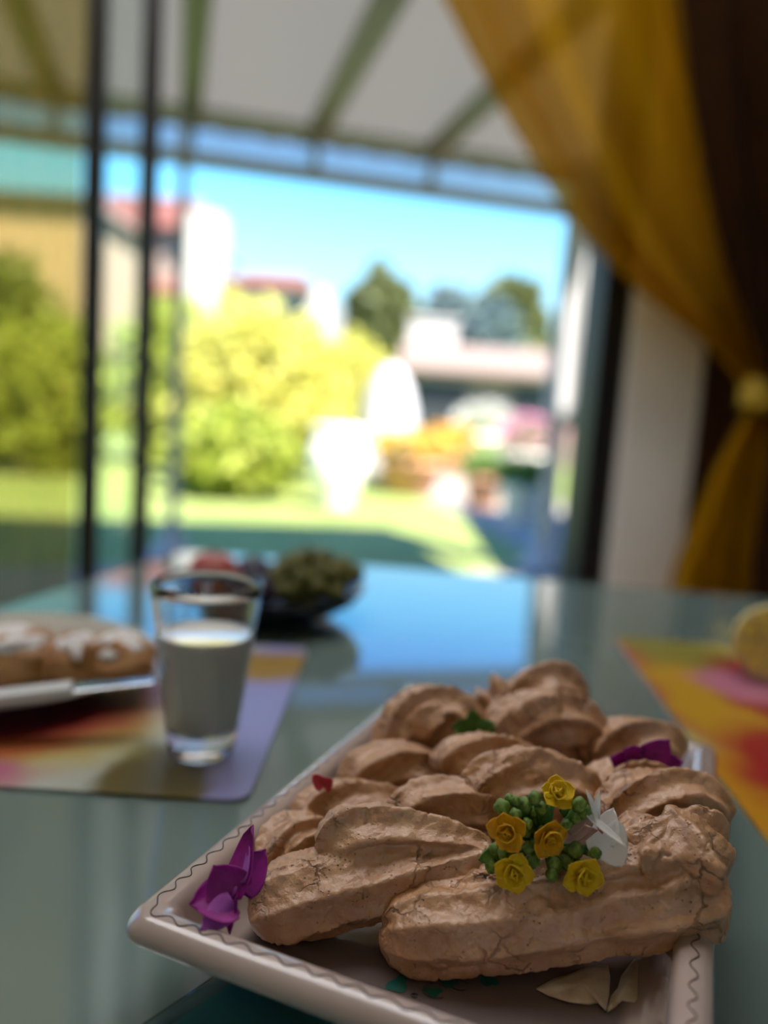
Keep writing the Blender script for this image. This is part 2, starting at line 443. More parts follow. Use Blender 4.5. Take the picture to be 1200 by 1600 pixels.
def shrub(name, label, cat, c, rad, mat, n, size, seed, group=None, base=0.0, **kw):
    e = empty(name, (c[0], c[1], base)); tag(e, label, cat, group)
    o = mesh_obj('foliage', *leaf_cloud(n, c, rad, size, seed, **kw), mat, e, smooth=False); o['kind'] = 'stuff'
    V, F = tube([(c[0], c[1], base - .02), (c[0] + .03, c[1], (base + c[2]) / 2), (c[0], c[1], c[2] + rad[2] * .3)], [.09 * rad[0] + .03, .07 * rad[0] + .02, .02], 8)
    mesh_obj('trunk', V, F, M['trunk'], e)
    for k in range(4):
        t = k * pi / 2 + seed
        p = [(c[0], c[1], c[2] - rad[2] * .3), (c[0] + rad[0] * .3 * cos(t), c[1] + rad[1] * .3 * sin(t), c[2]), (c[0] + rad[0] * .6 * cos(t), c[1] + rad[1] * .6 * sin(t), c[2] + rad[2] * .4)]
        mesh_obj('branch', *tube(p, [.03 * rad[0] + .01, .02 * rad[0] + .008, .006], 6), M['trunk'], e)
    return e
LG = leafy('golden_leaves', (.36, .38, .05), (.56, .54, .11), (.70, .64, .22), 5)
LL = leafy('lime_leaves', (.20, .27, .025), (.34, .40, .05), (.48, .50, .10), 5)
LD = leafy('dark_leaves', (.08, .105, .03), (.13, .155, .05), (.19, .20, .08), 2)
LB = leafy('blue_green_leaves', (.10, .16, .18), (.15, .22, .23), (.20, .27, .24), 2)
def g_shrub(px, top, base_y, d, wpx, mat, n, label, seed, size=.07, group=None):
    b = at_y(px, base_y, d); t = at_y(px, top, d)
    h = float(t[2]); rx = wpx / 2 * d / FPX
    return shrub('garden_shrub', label, 'shrub', (b[0], b[1], h * .5), (rx, rx * .8, h * .52), mat, n, size, seed, group)
g_shrub(392, 482, 780, 9.3, 250, LG, 9000, 'tall golden leaved shrub right of the thin pergola post', 3)
g_shrub(530, 530, 780, 12.2, 165, LG, 5000, 'lower golden shrub beside the white urn', 5)
g_shrub(262, 476, 780, 11.2, 190, LL, 5000, 'lime green shrub seen between the black door stiles', 8)
g_shrub(362, 640, 780, 7.9, 205, LL, 5500, 'low lime shrub spreading at the foot of the golden shrub', 12, .06)
g_shrub(70, 500, 785, 9.0, 210, LL, 6000, 'yellow green shrub behind the pale gold curtain', 14)
g_shrub(-20, 395, 785, 10.5, 260, leafy('mid_green_leaves', (.10, .16, .02), (.17, .24, .03), (.26, .30, .05), 4), 6000, 'tall mid green shrub behind the pale gold curtain', 17, .09)
# far trees
def f_tree(px, top, bot, d, wpx, mat, label, seed):
    t = at_y(px, top, d); b = at_y(px, bot, d); rx = wpx / 2 * d / FPX; rz = (t[2] - b[2]) / 2
    shrub('garden_tree', label, 'tree', (t[0], t[1], (t[2] + b[2]) / 2), (rx, rx, rz), mat, 5000, .28, seed, 'trees beyond the outbuilding')
f_tree(596, 424, 600, 25, 105, LD, 'rounded dark green tree left of the white chimney', 21)
f_tree(708, 452, 600, 30, 90, LB, 'bluish green tree just right of the white chimney', 22)
f_tree(800, 436, 600, 27, 110, LD, 'dark green tree beside the gathered white blind', 23)
f_tree(765, 476, 600, 23.5, 80, LB, 'lower bluish tree in front of two taller ones', 24)

# ---- neighbouring houses
def facing_box(mb, px0, px1, py0, d, depth, z1=None):
    p0, p1 = at_y(px0, py0, d), at_y(px1, py0, d)
    z = float((p0[2] + p1[2]) / 2) if z1 is None else z1
    mb.box((p0[0], d, -.02), (p1[0], d + depth, z)); return p0, p1, z
nb = empty('neighbour_house', (*at_y(300, 600, 17)[:2], 0)); tag(nb, 'white neighbouring house with a low red roof above the golden shrub', 'house')
mb = MB(); p0, p1, z = facing_box(mb, 284, 345, 330, 17, .8); mb.build('tower_wall', M['wallwhite'], nb)
mb = MB(); q0, q1, z2 = facing_box(mb, 345, 512, 446, 17.5, 5); mb.build('wall', M['wallwhite'], nb)
mb = MB(); za = float(at_y(400, 446, 17.3)[2]); zb2 = float(at_y(400, 402, 17.3)[2])
xa, xb = at_y(338, 420, 17.2)[0], at_y(492, 420, 17.2)[0]
mb.hull8([(xa, 17.2, za), (xb, 17.2, za), (xb, 22.6, za), (xa, 22.6, za), (xa + .3, 19.2, zb2), (xb - .4, 19.2, zb2), (xb - .4, 20, zb2), (xa + .3, 20, zb2)])
mb.build('roof', M['roofred'], nb)
for px in (385, 450):
    a, b = at_y(px, 470, 17.4), at_y(px + 26, 505, 17.4)
    MB().box((a[0], 17.44, b[2]), (b[0], 17.52, a[2])).build('window', M['dark_open'], nb)
n2 = empty('neighbour_house', (*at_y(190, 600, 26)[:2], 0)); tag(n2, 'pinkish house with a red roof seen between the black stiles', 'house')
mb = MB(); r0, r1, z3 = facing_box(mb, 128, 300, 355, 26, 6); mb.build('wall', M['wallpink'], n2)
mb = MB(); za = z3; zt3 = float(at_y(200, 312, 26)[2])
mb.hull8([(r0[0] - .3, 25.6, za), (r1[0] + .3, 25.6, za), (r1[0] + .3, 32.4, za), (r0[0] - .3, 32.4, za), (r0[0] + .2, 28, zt3 + .6), (r1[0] - .2, 28, zt3 + .6), (r1[0] - .2, 30, zt3 + .6), (r0[0] + .2, 30, zt3 + .6)])
mb.build('roof', M['roofred'], n2)
a, b = at_y(140, 428, 25.8), at_y(296, 466, 25.8)
MB().hull8([(a[0], 24.9, b[2]), (b[0], 24.9, b[2]), (b[0], 26, b[2] + .05), (a[0], 26, b[2] + .05), (a[0], 24.9, b[2] + .08), (b[0], 24.9, b[2] + .08), (b[0], 26, a[2]), (a[0], 26, a[2])]).build('porch_roof', M['roofred'], n2)
for px in (158, 262):
    a, b = at_y(px, 372, 25.9), at_y(px + 26, 410, 25.9)
    MB().box((a[0], 25.93, b[2]), (b[0], 26.03, a[2])).build('window', M['dark_open'], n2)
n3 = empty('neighbour_house', (*at_y(40, 600, 18)[:2], 0)); tag(n3, 'beige house wall seen through the pale gold curtain', 'house')
mb = MB(); r0, r1, z4 = facing_box(mb, -140, 122, 300, 18, 6); mb.build('wall', M['wallbeige'], n3)
MB().hull8([(r0[0] - .2, 17.7, z4), (r1[0] + .2, 17.7, z4), (r1[0] + .2, 24.3, z4), (r0[0] - .2, 24.3, z4), (r0[0] + .5, 20.5, z4 + .6), (r1[0] - .5, 20.5, z4 + .6), (r1[0] - .5, 21.5, z4 + .6), (r0[0] + .5, 21.5, z4 + .6)]).build('roof', M['roofpink'], n3)
# outbuilding behind the pots
ob = empty('outbuilding', (*at_y(750, 650, 17.10)[:2], 0)); tag(ob, 'low outbuilding with a pale roof and dark openings behind the flower pots', 'shed')
mb = MB(); s0, s1, z5 = facing_box(mb, 636, 905, 585, 17.10, 3.2); mb.build('wall', M['wallpink'], ob)
zt5 = float(at_y(740, 545, 17.80)[2])
MB().hull8([(s0[0] - .2, 16.70, z5 - .05), (s1[0] + .2, 16.70, z5 - .05), (s1[0] + .2, 20.6, z5 - .05), (s0[0] - .2, 20.6, z5 - .05), (s0[0] - .2, 16.70, z5 + .05), (s1[0] + .2, 16.70, z5 + .05), (s1[0] + .1, 18.6, zt5 + .12), (s0[0] - .1, 18.6, zt5 + .12)]).build('roof', M['roofpink'], ob)
for x0, x1, y0, y1 in ((645, 728, 592, 672), (803, 850, 598, 662)):
    a, b = at_y(x0, y0, 17.05), at_y(x1, y1, 17.05)
    w = MB().box((a[0], 17.04, b[2]), (b[0], 17.15, a[2])).build('opening', M['dark_open'], ob)
    MB().box((a[0] - .04, 17.02, a[2]), (b[0] + .04, 17.10, a[2] + .06)).build('lintel', M['wallwhite'], w)
a, b = at_y(642, 494, 18.80), at_y(712, 545, 18.80)
ch = MB().box((a[0], 18.80, b[2] - .6), (b[0], 19.50, a[2] - .08)).build('chimney', M['wallwhite'], ob)
MB().box((a[0] - .06, 18.74, a[2] - .08), (b[0] + .06, 19.56, a[2])).build('cap', M['wallwhite'], ch)

# ---- white things and flower pots on the lawn and path
c = on_ground(524, 792)
sc = float(c[1]) / FPX
prof = [(20, 0), (26, 2), (24, 10), (34, 28), (43, 58), (46, 84), (42, 104), (34, 112), (40, 120), (44, 126), (40, 128), (34, 118)]
V, F = lathe([(r * sc, z * sc) for r, z in prof], 40, (c[0], c[1], -.015))
ur = mesh_obj('garden_urn', V, F, M['potwhite']); tag(ur, 'big white garden urn on the sunlit grass', 'urn')
d = 10.5; c = at_y(602, 742, d); sc = d / FPX
prof = [(52, 0), (50, 30), (46, 70), (40, 110), (32, 140), (22, 160), (10, 172), (2, 176)]
zb = 0.0
k = float(at_y(602, 568, d)[2]) / 176
V, F = lathe([(r * sc, z * k) for r, z in prof], 60, (c[0], c[1], 0), wob=lambda t, z: 1 + .05 * sin(8 * t) * (1.6 - z))
tag(mesh_obj('furniture_cover', V, F, M['white_cloth']), 'white pleated cover draped over garden furniture before the outbuilding', 'cover')

def potted(px, base_y, wpx, hpx, potmat, leafmat, flowers, label, seed, plant_h=1.0):
    c = on_ground(px, base_y); s = float(c[1]) / FPX
    e = empty('potted_plant', (c[0], c[1], 0)); tag(e, label, 'plant pot')
    r, h = wpx / 2 * s, hpx * s
    prof = [(r * .68, 0), (r * .72, h * .05), (r * .92, h * .8), (r, h * .82), (r, h), (r * .9, h), (r * .88, h * .86)]
    mesh_obj('pot', *lathe(prof, 28, (c[0], c[1], 0)), potmat, e)
    o = mesh_obj('foliage', *leaf_cloud(500, (c[0], c[1], h + r * .55 * plant_h), (r * 1.15, r * 1.1, r * .8 * plant_h), .05, seed), leafmat, e, smooth=False); o['kind'] = 'stuff'
    if flowers:
        o = mesh_obj('blossom', *leaf_cloud(450, (c[0], c[1], h + r * .75 * plant_h), (r * 1.25, r * 1.2, r * .8 * plant_h), .05, seed + 50, shell=.2), flowers, e, smooth=False); o['kind'] = 'stuff'
    return e
FO = leafy('orange_blossom', (.75, .30, .03), (.85, .45, .06), (.9, .6, .12), 6)
FP = leafy('pink_blossom', (.65, .14, .32), (.75, .25, .45), (.8, .4, .55), 6)
FWH = leafy('white_blossom', (.75, .70, .68), (.8, .76, .74), (.85, .8, .8), 6)
LP = leafy('pot_leaves', (.06, .13, .02), (.10, .20, .03), (.18, .28, .05), 6)
potted(640, 770, 105, 52, M['terracotta'], LP, FO, 'wide terracotta pot of orange flowers nearest the white urn', 31, .6)
potted(752, 792, 62, 50, M['terracotta'], LP, None, 'small terracotta pot of plain green leaves', 32, .7)
potted(752, 726, 74, 46, M['potwhite'], LP, FWH, 'white pot of white blossom in front of the outbuilding', 33, .9)
potted(812, 818, 74, 62, M['potwhite'], LP, None, 'rounded white pot at the path edge by the pergola post', 34, .8)
potted(822, 752, 84, 46, M['potwhite'], LP, FP, 'pot of pink flowers next to the gathered white blind', 35, .9)
potted(700, 742, 56, 38, M['terracotta'], LP, FO, 'small terracotta pot of yellow orange flowers below the dark opening', 36, .9)

# ================================================================== curtains
def edge_curve(keys, y):
    ys = [k[0] for k in keys]; xs = [k[1] for k in keys]
    return float(np.interp(y, ys, xs))
def curtain_mesh(left, right, y0, y1, ny, ns, k, folds, amp, phase=0.0, warp=0.0):
    V = []; F = []
    for j in range(ny):
        y = y0 + (y1 - y0) * j / (ny - 1)
        xl, xr = edge_curve(left, y), edge_curve(right, y)
        am = amp(y)
        for i in range(ns):
            s = i / (ns - 1)
            w = s + warp * sin(2 * pi * s * 1.5 + .5) * .06
            ph = 2 * pi * folds * w + phase + .5 * sin(y * .004 + s * 5)
            V.append(curtain_pt(xl + (xr - xl) * s, y, k, am * (sin(ph) + .35 * sin(2.3 * ph + 1))))
    F = [(j * ns + i, j * ns + i + 1, (j + 1) * ns + i + 1, (j + 1) * ns + i) for j in range(ny - 1) for i in range(ns - 1)]
    return V, F
def curtain_pt(px, py, k, off):          # hang on the rail plane, folds swing in and out of it
    p = on_house(px, py, k); return p + HD * off
def dense(keys, n=60):
    a = smooth_path(keys, n); return [tuple(r) for r in a]
CK = 1.70
L_edge = dense([(-420, 470), (-200, 600), (0, 705), (100, 757), (230, 832), (350, 906), (450, 1000), (530, 1098), (595, 1158), (640, 1168), (720, 1128), (820, 1086), (920, 1052), (1150, 1010), (1480, 990)])
R_edge = dense([(-420, 1560), (0, 1500), (350, 1400), (560, 1270), (620, 1232), (680, 1250), (820, 1330), (1000, 1380), (1480, 1420)])
amp = lambda y: .012 + .030 * min(1, abs(y - 620) / 420)
ct = empty('window_curtain', house(1.0, CK, .02)); tag(ct, 'sheer gold curtain swept aside and tied at the right', 'curtain')
V, F = curtain_mesh(L_edge, R_edge, -420, 1480, 130, 150, CK, 8, amp, .6, 1.0)
V = np.array(V); V[:, 2] = np.clip(V[:, 2], .01, 2.58)
mesh_obj('cloth', V, F, M['gold_sheer'], ct)
tc = on_house(1204, 628, CK)
ring = []
for t in np.linspace(0, 2 * pi, 41):
    ring.append(tc + HA * .082 * cos(t) + HD * .06 * sin(t) + np.array([0, 0, -.02 * cos(t)]))
V = []; F = []; n = len(ring)
for p in ring: V += [p + np.array([0, 0, -.035]), p + np.array([0, 0, .035])]
F = [(2 * i, 2 * i + 2, 2 * i + 3, 2 * i + 1) for i in range(n - 1)]
tb = mesh_obj('tie_band', V, F, M['gold_band'], ct); tb.modifiers.new('thick', 'SOLIDIFY').thickness = .004
MB().hbox(.55, ROOM_R - .05, CK - .012, CK + .012, 2.575, 2.6).build('rail', M['white_paint'], ct)
dk = empty('window_drape', house(1.5, CK - .07, .02)); tag(dk, 'dark brown drape gathered at the far right edge beside the gold curtain', 'curtain')
Ld = dense([(-420, 1020), (0, 1075), (200, 1098), (400, 1135), (540, 1182), (620, 1212), (700, 1205), (820, 1190), (1000, 1180), (1480, 1170)])
Rd = dense([(-420, 1620), (0, 1560), (350, 1480), (560, 1330), (620, 1290), (680, 1310), (1000, 1420), (1480, 1460)])
V, F = curtain_mesh(Ld, Rd, -420, 1480, 70, 90, CK - .10, 5, lambda y: .010 + .022 * min(1, abs(y - 620) / 420), .2, 1.0)
V = np.array(V); V[:, 2] = np.clip(V[:, 2], .01, 2.58)
mesh_obj('cloth', V, F, mottled('dark_brown_velvet', [(.3, (.016, .006, .001)), (.7, (.028, .010, .002))], 6, 1.0, Specular_IOR_Level=.1), dk)
MB().hbox(.75, ROOM_R - .05, CK - .112, CK - .088, 2.575, 2.6).build('rail', M['white_paint'], dk)
cl = empty('window_curtain', house(-1.1, CK, .02)); tag(cl, 'pale gold sheer curtain hanging straight at the left edge', 'curtain')
Le = [(-420, -330), (1480, -300)]; Re = dense([(-420, 128), (0, 136), (300, 126), (600, 122), (900, 112), (1480, 100)])
V, F = curtain_mesh(Le, Re, -420, 1480, 40, 110, CK, 10, lambda y: .022, 1.1, .6)
V = np.array(V); V[:, 2] = np.clip(V[:, 2], .01, 2.58)
mesh_obj('cloth', V, F, M['gold_left'], cl)
MB().hbox(ROOM_L + .05, -.45, CK - .012, CK + .012, 2.575, 2.6).build('rail', M['white_paint'], cl)

# ================================================================== the table
def poly_slab(name, pts, z0, z1, mat, parent=None, bevel=0.0, seg=2):
    pts = np.array(pts); n = len(pts)
    V = [(p[0], p[1], z0) for p in pts] + [(p[0], p[1], z1) for p in pts]
    F = [tuple(range(n))[::-1], tuple(range(n, 2 * n))] + [(i, (i + 1) % n, n + (i + 1) % n, n + i) for i in range(n)]
    o = mesh_obj(name, V, F, mat, parent, smooth=False)
    if bevel:
        m = o.modifiers.new('bevel', 'BEVEL'); m.width = bevel; m.segments = seg; m.limit_method = 'ANGLE'; m.angle_limit = radians(40)
    return o
def round_poly(pts, r, n=8):
    pts = [np.array(p, float) for p in pts]; out = []
    for i, p in enumerate(pts):
        a, b = pts[i - 1], pts[(i + 1) % len(pts)]
        da, db = (a - p) / np.linalg.norm(a - p), (b - p) / np.linalg.norm(b - p)
        A, B = p + da * r, p + db * r
        for t in np.linspace(0, 1, n):
            out.append((1 - t) ** 2 * A + 2 * t * (1 - t) * p + t * t * B)
    return out
mt, nt, b = nodes('sea_green_glass_top')
n = tex_noise(nt, 1.7, 2)
r = ramp(nt, n.outputs['Fac'], [(.3, (.125, .175, .162)), (.7, (.155, .21, .19))]); nt.links.new(r.outputs[0], b.inputs['Base Color'])
b.inputs['Roughness'].default_value = .045; b.inputs['IOR'].default_value = 1.75
b.inputs['Coat Weight'].default_value = .3; b.inputs['Coat Roughness'].default_value = .03
tab = empty('dining_table', (.25, .42, 0)); tag(tab, 'sea green glass dining table under the tray and placemats', 'table')
TP = [(-.43, -.22), (.88, -.30), (.955, .95), (-.272, 1.052), (-.348, .716)]
TP = [(-.43, -.22), (.90, -.28), (.96, .952), (-.268, 1.052), (-.350, .712)]
poly_slab('glass_top', round_poly(TP, .03), TZ - .012, TZ, mt, tab, .0015)
FRM = principled('brushed_steel', (.35, .35, .35), .35, Metallic=.9)
for x, y in ((-.28, -.12), (.78, -.16), (.82, .82), (-.16, .90)):
    MB().box((x - .03, y - .03, 0), (x + .03, y + .03, TZ - .012)).build('leg', FRM, tab, bevel=.004)
fr = MB()
C4 = [(-.28, -.12), (.78, -.16), (.82, .82), (-.16, .90)]
for i in range(4):
    p, q = np.array(C4[i]), np.array(C4[(i + 1) % 4]); t = (q - p) / np.linalg.norm(q - p); nn = np.array([-t[1], t[0]]) * .012
    p2, q2 = p + t * .03, q - t * .03
    fr = MB().hull8([(*(p2 - nn), TZ - .06), (*(q2 - nn), TZ - .06), (*(q2 + nn), TZ - .06), (*(p2 + nn), TZ - .06), (*(p2 - nn), TZ - .0125), (*(q2 - nn), TZ - .0125), (*(q2 + nn), TZ - .0125), (*(p2 + nn), TZ - .0125)])
    fr.build('apron', FRM, tab)

# ---- placemats with a printed flower pattern
def mat_print(name, spots, base, seed):
    m, nt, b = nodes(name)
    tc = nt.nodes.new('ShaderNodeTexCoord')
    nz = nt.nodes.new('ShaderNodeTexNoise'); nz.inputs['Scale'].default_value = 18; nz.inputs['Detail'].default_value = 3
    nt.links.new(tc.outputs['Object'], nz.inputs['Vector'])
    sub = nt.nodes.new('ShaderNodeVectorMath'); sub.operation = 'SUBTRACT'; sub.inputs[1].default_value = (.5, .5, .5)
    nt.links.new(nz.outputs['Color'], sub.inputs[0])
    sc = nt.nodes.new('ShaderNodeVectorMath'); sc.operation = 'SCALE'; sc.inputs['Scale'].default_value = .05
    nt.links.new(sub.outputs[0], sc.inputs[0])
    ad = nt.nodes.new('ShaderNodeVectorMath'); ad.operation = 'ADD'
    nt.links.new(tc.outputs['Object'], ad.inputs[0]); nt.links.new(sc.outputs[0], ad.inputs[1])
    prev = None
    for (x, y, rx, ry, ang, col, soft) in spots:
        mp = nt.nodes.new('ShaderNodeMapping'); mp.vector_type = 'TEXTURE'
        mp.inputs['Location'].default_value = (x, y, 0); mp.inputs['Rotation'].default_value = (0, 0, ang); mp.inputs['Scale'].default_value = (rx, ry, 1)
        nt.links.new(ad.outputs[0], mp.inputs[0])
        g = nt.nodes.new('ShaderNodeVectorMath'); g.operation = 'LENGTH'; nt.links.new(mp.outputs[0], g.inputs[0])
        mr = nt.nodes.new('ShaderNodeMapRange'); mr.interpolation_type = 'SMOOTHSTEP'
        mr.inputs['From Min'].default_value = 1 - soft; mr.inputs['From Max'].default_value = 1 + soft
        mr.inputs['To Min'].default_value = 1; mr.inputs['To Max'].default_value = 0
        nt.links.new(g.outputs['Value'], mr.inputs['Value'])
        mx = nt.nodes.new('ShaderNodeMix'); mx.data_type = 'RGBA'
        nt.links.new(mr.outputs[0], mx.inputs['Factor'])
        if prev is None: mx.inputs['A'].default_value = (*base, 1)
        else: nt.links.new(prev, mx.inputs['A'])
        mx.inputs['B'].default_value = (*col, 1); prev = mx.outputs['Result']
    nt.links.new(prev, b.inputs['Base Color'])
    b.inputs['Roughness'].default_value = .32
    return m
def placemat(pts, mat, label):
    o = poly_slab('placemat', round_poly(pts, .012, 5), TZ + .0002, TZ + .0022, mat); tag(o, label, 'placemat'); return o
# left mat, centre near (-.26, .52)
lx0, lx1, ly0, ly1 = -.325, -.060, .383, .650
lc = ((lx0 + lx1) / 2, (ly0 + ly1) / 2)
R_ = lambda x, y: (x - lc[0], y - lc[1])
spots = [
    (*R_(-.075, .52), .030, .20, 0, (0.259, 0.245, 0.446), .25),
    (*R_(-.115, .405), .030, .045, .2, (0.115, 0.086, 0.014), .25),
    (*R_(-.085, .60), .05, .035, .1, (0.302, 0.187, 0.043), .3),
    (*R_(-.25, .47), .125, .085, .1, (0.418, 0.360, 0.115), .2),
    (*R_(-.26, .455), .118, .060, .25, (0.360, 0.094, 0.029), .25),
    (*R_(-.24, .505), .11, .066, .2, (0.144, 0.004, 0.014), .25),
    (*R_(-.235, .395), .060, .020, .12, (0.396, 0.115, 0.187), .35),
    (*R_(-.24, .60), .10, .045, .0, (0.324, 0.252, 0.302), .35),
]
placemat([(lx0, ly0), (lx1, ly0 + .003), (lx1 + .004, ly1), (lx0, ly1)], mat_print('flower_print_left', spots, (.40, .42, .36), 1), 'flower printed placemat below the plate and milk glass')
rx0, rx1, ry0, ry1 = .200, .52, .36, .755
rc = ((.21 + .52) / 2, (ry0 + ry1) / 2)
Q_ = lambda x, y: (x - rc[0], y - rc[1])
spots = [
    (*Q_(.255, .70), .075, .08, 0, (0.216, 0.194, 0.036), .3),
    (*Q_(.225, .62), .024, .14, .1, (0.360, 0.115, 0.043), .35),
    (*Q_(.265, .57), .045, .11, .15, (0.446, 0.245, 0.014), .3),
    (*Q_(.235, .43), .05, .08, .2, (0.446, 0.202, 0.007), .3),
    (*Q_(.36, .60), .085, .12, .1, (0.288, 0.009, 0.022), .2),
    (*Q_(.30, .635), .035, .04, .3, (0.446, 0.158, 0.230), .4),
    (*Q_(.29, .46), .065, .085, .35, (0.302, 0.014, 0.014), .25),
]
placemat([(.203, ry0), (.52, ry0 - .01), (.53, ry1 - .02), (.228, ry1)], mat_print('flower_print_right', spots, (.42, .34, .10), 2), 'red and yellow flower placemat below the halved lemon')

# ---- bevelled glass board under the tray
glass_board = principled('teal_tinted_glass', (.80, .95, .94), .02, IOR=1.5); glass_board.node_tree.nodes['Principled BSDF'].inputs['Transmission Weight'].default_value = 1
vb = np.array([cos(radians(53)), sin(radians(53))]); ub = np.array([vb[1], -vb[0]])
bl = np.array([-.052, .252]) - vb * .10
bp = [bl, bl + ub * .115, bl + ub * .115 + vb * .27, bl + vb * .27]
bd = empty('glass_board', (*(bl + ub * .0575 + vb * .135), TZ + .0003)); tag(bd, 'teal glass board with polished clear edges under the tray', 'glass board')
poly_slab('glass', round_poly(bp, .012, 6), TZ + .0010, TZ + .0064, glass_board, bd, .0030, 4)
ins = .0062
bq = [bl + ub * ins + vb * ins, bl + ub * (.115 - ins) + vb * ins, bl + ub * (.115 - ins) + vb * (.27 - ins), bl + ub * ins + vb * (.27 - ins)]
poly_slab('backing', round_poly(bq, .010, 6), TZ + .0003, TZ + .0009, principled('teal_backing', (.07, .30, .30), .4), bd)

# ================================================================== ceramic tray
tray_mat, nt, b = nodes('cream_glazed_ceramic')
n = tex_noise(nt, 14, 3)
r = ramp(nt, n.outputs['Fac'], [(.3, (.40, .315, .285)), (.7, (.46, .37, .335))])
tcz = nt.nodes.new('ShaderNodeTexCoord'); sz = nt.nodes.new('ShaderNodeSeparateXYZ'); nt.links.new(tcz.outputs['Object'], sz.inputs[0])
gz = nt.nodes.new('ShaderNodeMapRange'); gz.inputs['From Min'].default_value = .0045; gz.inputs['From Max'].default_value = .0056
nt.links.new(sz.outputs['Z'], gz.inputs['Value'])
gm = nt.nodes.new('ShaderNodeMix'); gm.data_type = 'RGBA'; gm.inputs['A'].default_value = (.17, .135, .135, 1)      # tray floor colour darkened to stand in for shade under the meringues
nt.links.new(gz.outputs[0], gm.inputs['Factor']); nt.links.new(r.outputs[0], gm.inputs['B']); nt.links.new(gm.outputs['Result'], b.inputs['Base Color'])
b.inputs['Roughness'].default_value = .16; b.inputs['Coat Weight'].default_value = .8; b.inputs['Coat Roughness'].default_value = .05
n2_ = tex_noise(nt, 40, 2); bump(nt, b, n2_.outputs['Fac'], .35, .0006)
TC = np.array([.0600 - .0035, .3310 + .0012]); TA = radians(-22.3)
TU = np.array([cos(TA), sin(TA)]); TV = np.array([-sin(TA), cos(TA)])
HALF_U, HALF_V, RC = .0915, .1350, .009
TB = TZ + .0066                                 # underside of the tray
def tray_pt(u, v, z): p = TC + TU * u + TV * v; return np.array([p[0], p[1], TB + z])
def rrect(inset, n=10):
    hu, hv = HALF_U - inset, HALF_V - inset; rc = max(RC - inset * .55, .006)
    out = []
    for cx, cy, a0 in ((1, 1, 0), (-1, 1, 90), (-1, -1, 180), (1, -1, 270)):
        for t in np.linspace(0, 90, n):
            a = radians(a0 + t); out.append((cx * (hu - rc) + rc * cos(a), cy * (hv - rc) + rc * sin(a)))
    return out
tray = empty('serving_tray', (TC[0], TC[1], TB)); tag(tray, 'cream glazed rectangular tray with a dark wavy line round its rim', 'tray')
prof = [(.033, 0), (.026, .0025), (.017, .0092), (.0085, .0142), (.0025, .0180), (0, .0212), (.0002, .0238), (.0014, .0262), (.0034, .0280), (.0062, .0287), (.0095, .0284), (.0120, .0268), (.0134, .0235), (.0152, .0170), (.0182, .0095), (.0222, .0058), (.0285, .0042), (.035, .0040)]
V = []; F = []
for ins, z in prof: V += [tray_pt(u, v, z) for u, v in rrect(ins)]
m = len(rrect(0))
for i in range(len(prof) - 1):
    F += [(i * m + j, i * m + (j + 1) % m, (i + 1) * m + (j + 1) % m, (i + 1) * m + j) for j in range(m)]
F.append(tuple(range(m))[::-1]); F.append(tuple((len(prof) - 1) * m + j for j in range(m)))
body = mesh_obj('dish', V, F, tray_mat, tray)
sb = body.modifiers.new('sub', 'SUBSURF'); sb.levels = 2; sb.render_levels = 2
# wavy line drawn on the rim
loop = np.array(rrect(.0068, 24)); loop = np.vstack([loop, loop[:1]])
seg = np.linalg.norm(np.diff(loop, axis=0), axis=1); cum = np.concatenate([[0], np.cumsum(seg)])
tot = cum[-1]; waves = int(tot / .0098); ns = waves * 16
pts = []
for s in np.linspace(0, tot, ns, endpoint=False):
    i = min(np.searchsorted(cum, s, side='right') - 1, len(seg) - 1); f = (s - cum[i]) / max(seg[i], 1e-9)
    p = loop[i] * (1 - f) + loop[i + 1] * f; t = (loop[i + 1] - loop[i]) / max(seg[i], 1e-9); nn = np.array([t[1], -t[0]])
    w = .0013 * sin(2 * pi * waves * s / tot + .5 * sin(s * 140))
    q = p + nn * w
    ins_ = .0068 - w
    z = np.interp(ins_, [a for a, _ in prof[5:12]], [z for _, z in prof[5:12]])
    pts.append(tray_pt(q[0], q[1], z - .00005))
pts.append(pts[0])
V, F = tube(pts, .00028, 6, False)
mesh_obj('wavy_line', V, F, principled('dark_brown_glaze', (.05, .028, .02), .35), tray)
# painted motifs on the floor of the tray
def blob(px, py, r, mat, name, seed, squash=.6, ang=0.0):
    c = on_table(px, py, TB - TZ + .0043); V = [c]
    for i in range(20):
        t = 2 * pi * i / 20; k = 1 + .25 * sin(3 * t + seed)
        x, y = r * k * cos(t), r * k * squash * sin(t)
        V.append(c + np.array([x * cos(ang) - y * sin(ang), x * sin(ang) + y * cos(ang), .0001]))
    mesh_obj(name, V, [(0, i + 1, (i + 1) % 20 + 1) for i in range(20)], mat, tray)
teal = principled('teal_glaze', (.02, .13, .11), .25); blk = principled('black_glaze', (.02, .016, .016), .3)
for i, (px, py, r) in enumerate(((676, 1550, .0032), (622, 1538, .0045), (762, 1530, .004), (700, 1536, .003))): blob(px, py, r, teal, 'painted_leaf', i, .7, i)
for px, py, r in ((680, 1549, .0042), (718, 1540, .003), (648, 1556, .0012)):
    c = on_table(px, py, TB - TZ + .0044)
    p = [c + np.array([r * cos(t), r * .8 * sin(t), .0002]) for t in np.linspace(.4, 5.4, 24)]
    mesh_obj('painted_curl', *tube(p, .00022, 5), blk, tray)

# ================================================================== meringues
mm, nt, b = nodes('baked_meringue')
tc = nt.nodes.new('ShaderNodeTexCoord')
n1 = tex_noise(nt, 55, 4)
cr = ramp(nt, n1.outputs['Fac'], [(.28, (.36, .175, .078)), (.5, (.48, .258, .130)), (.75, (.60, .365, .215))])
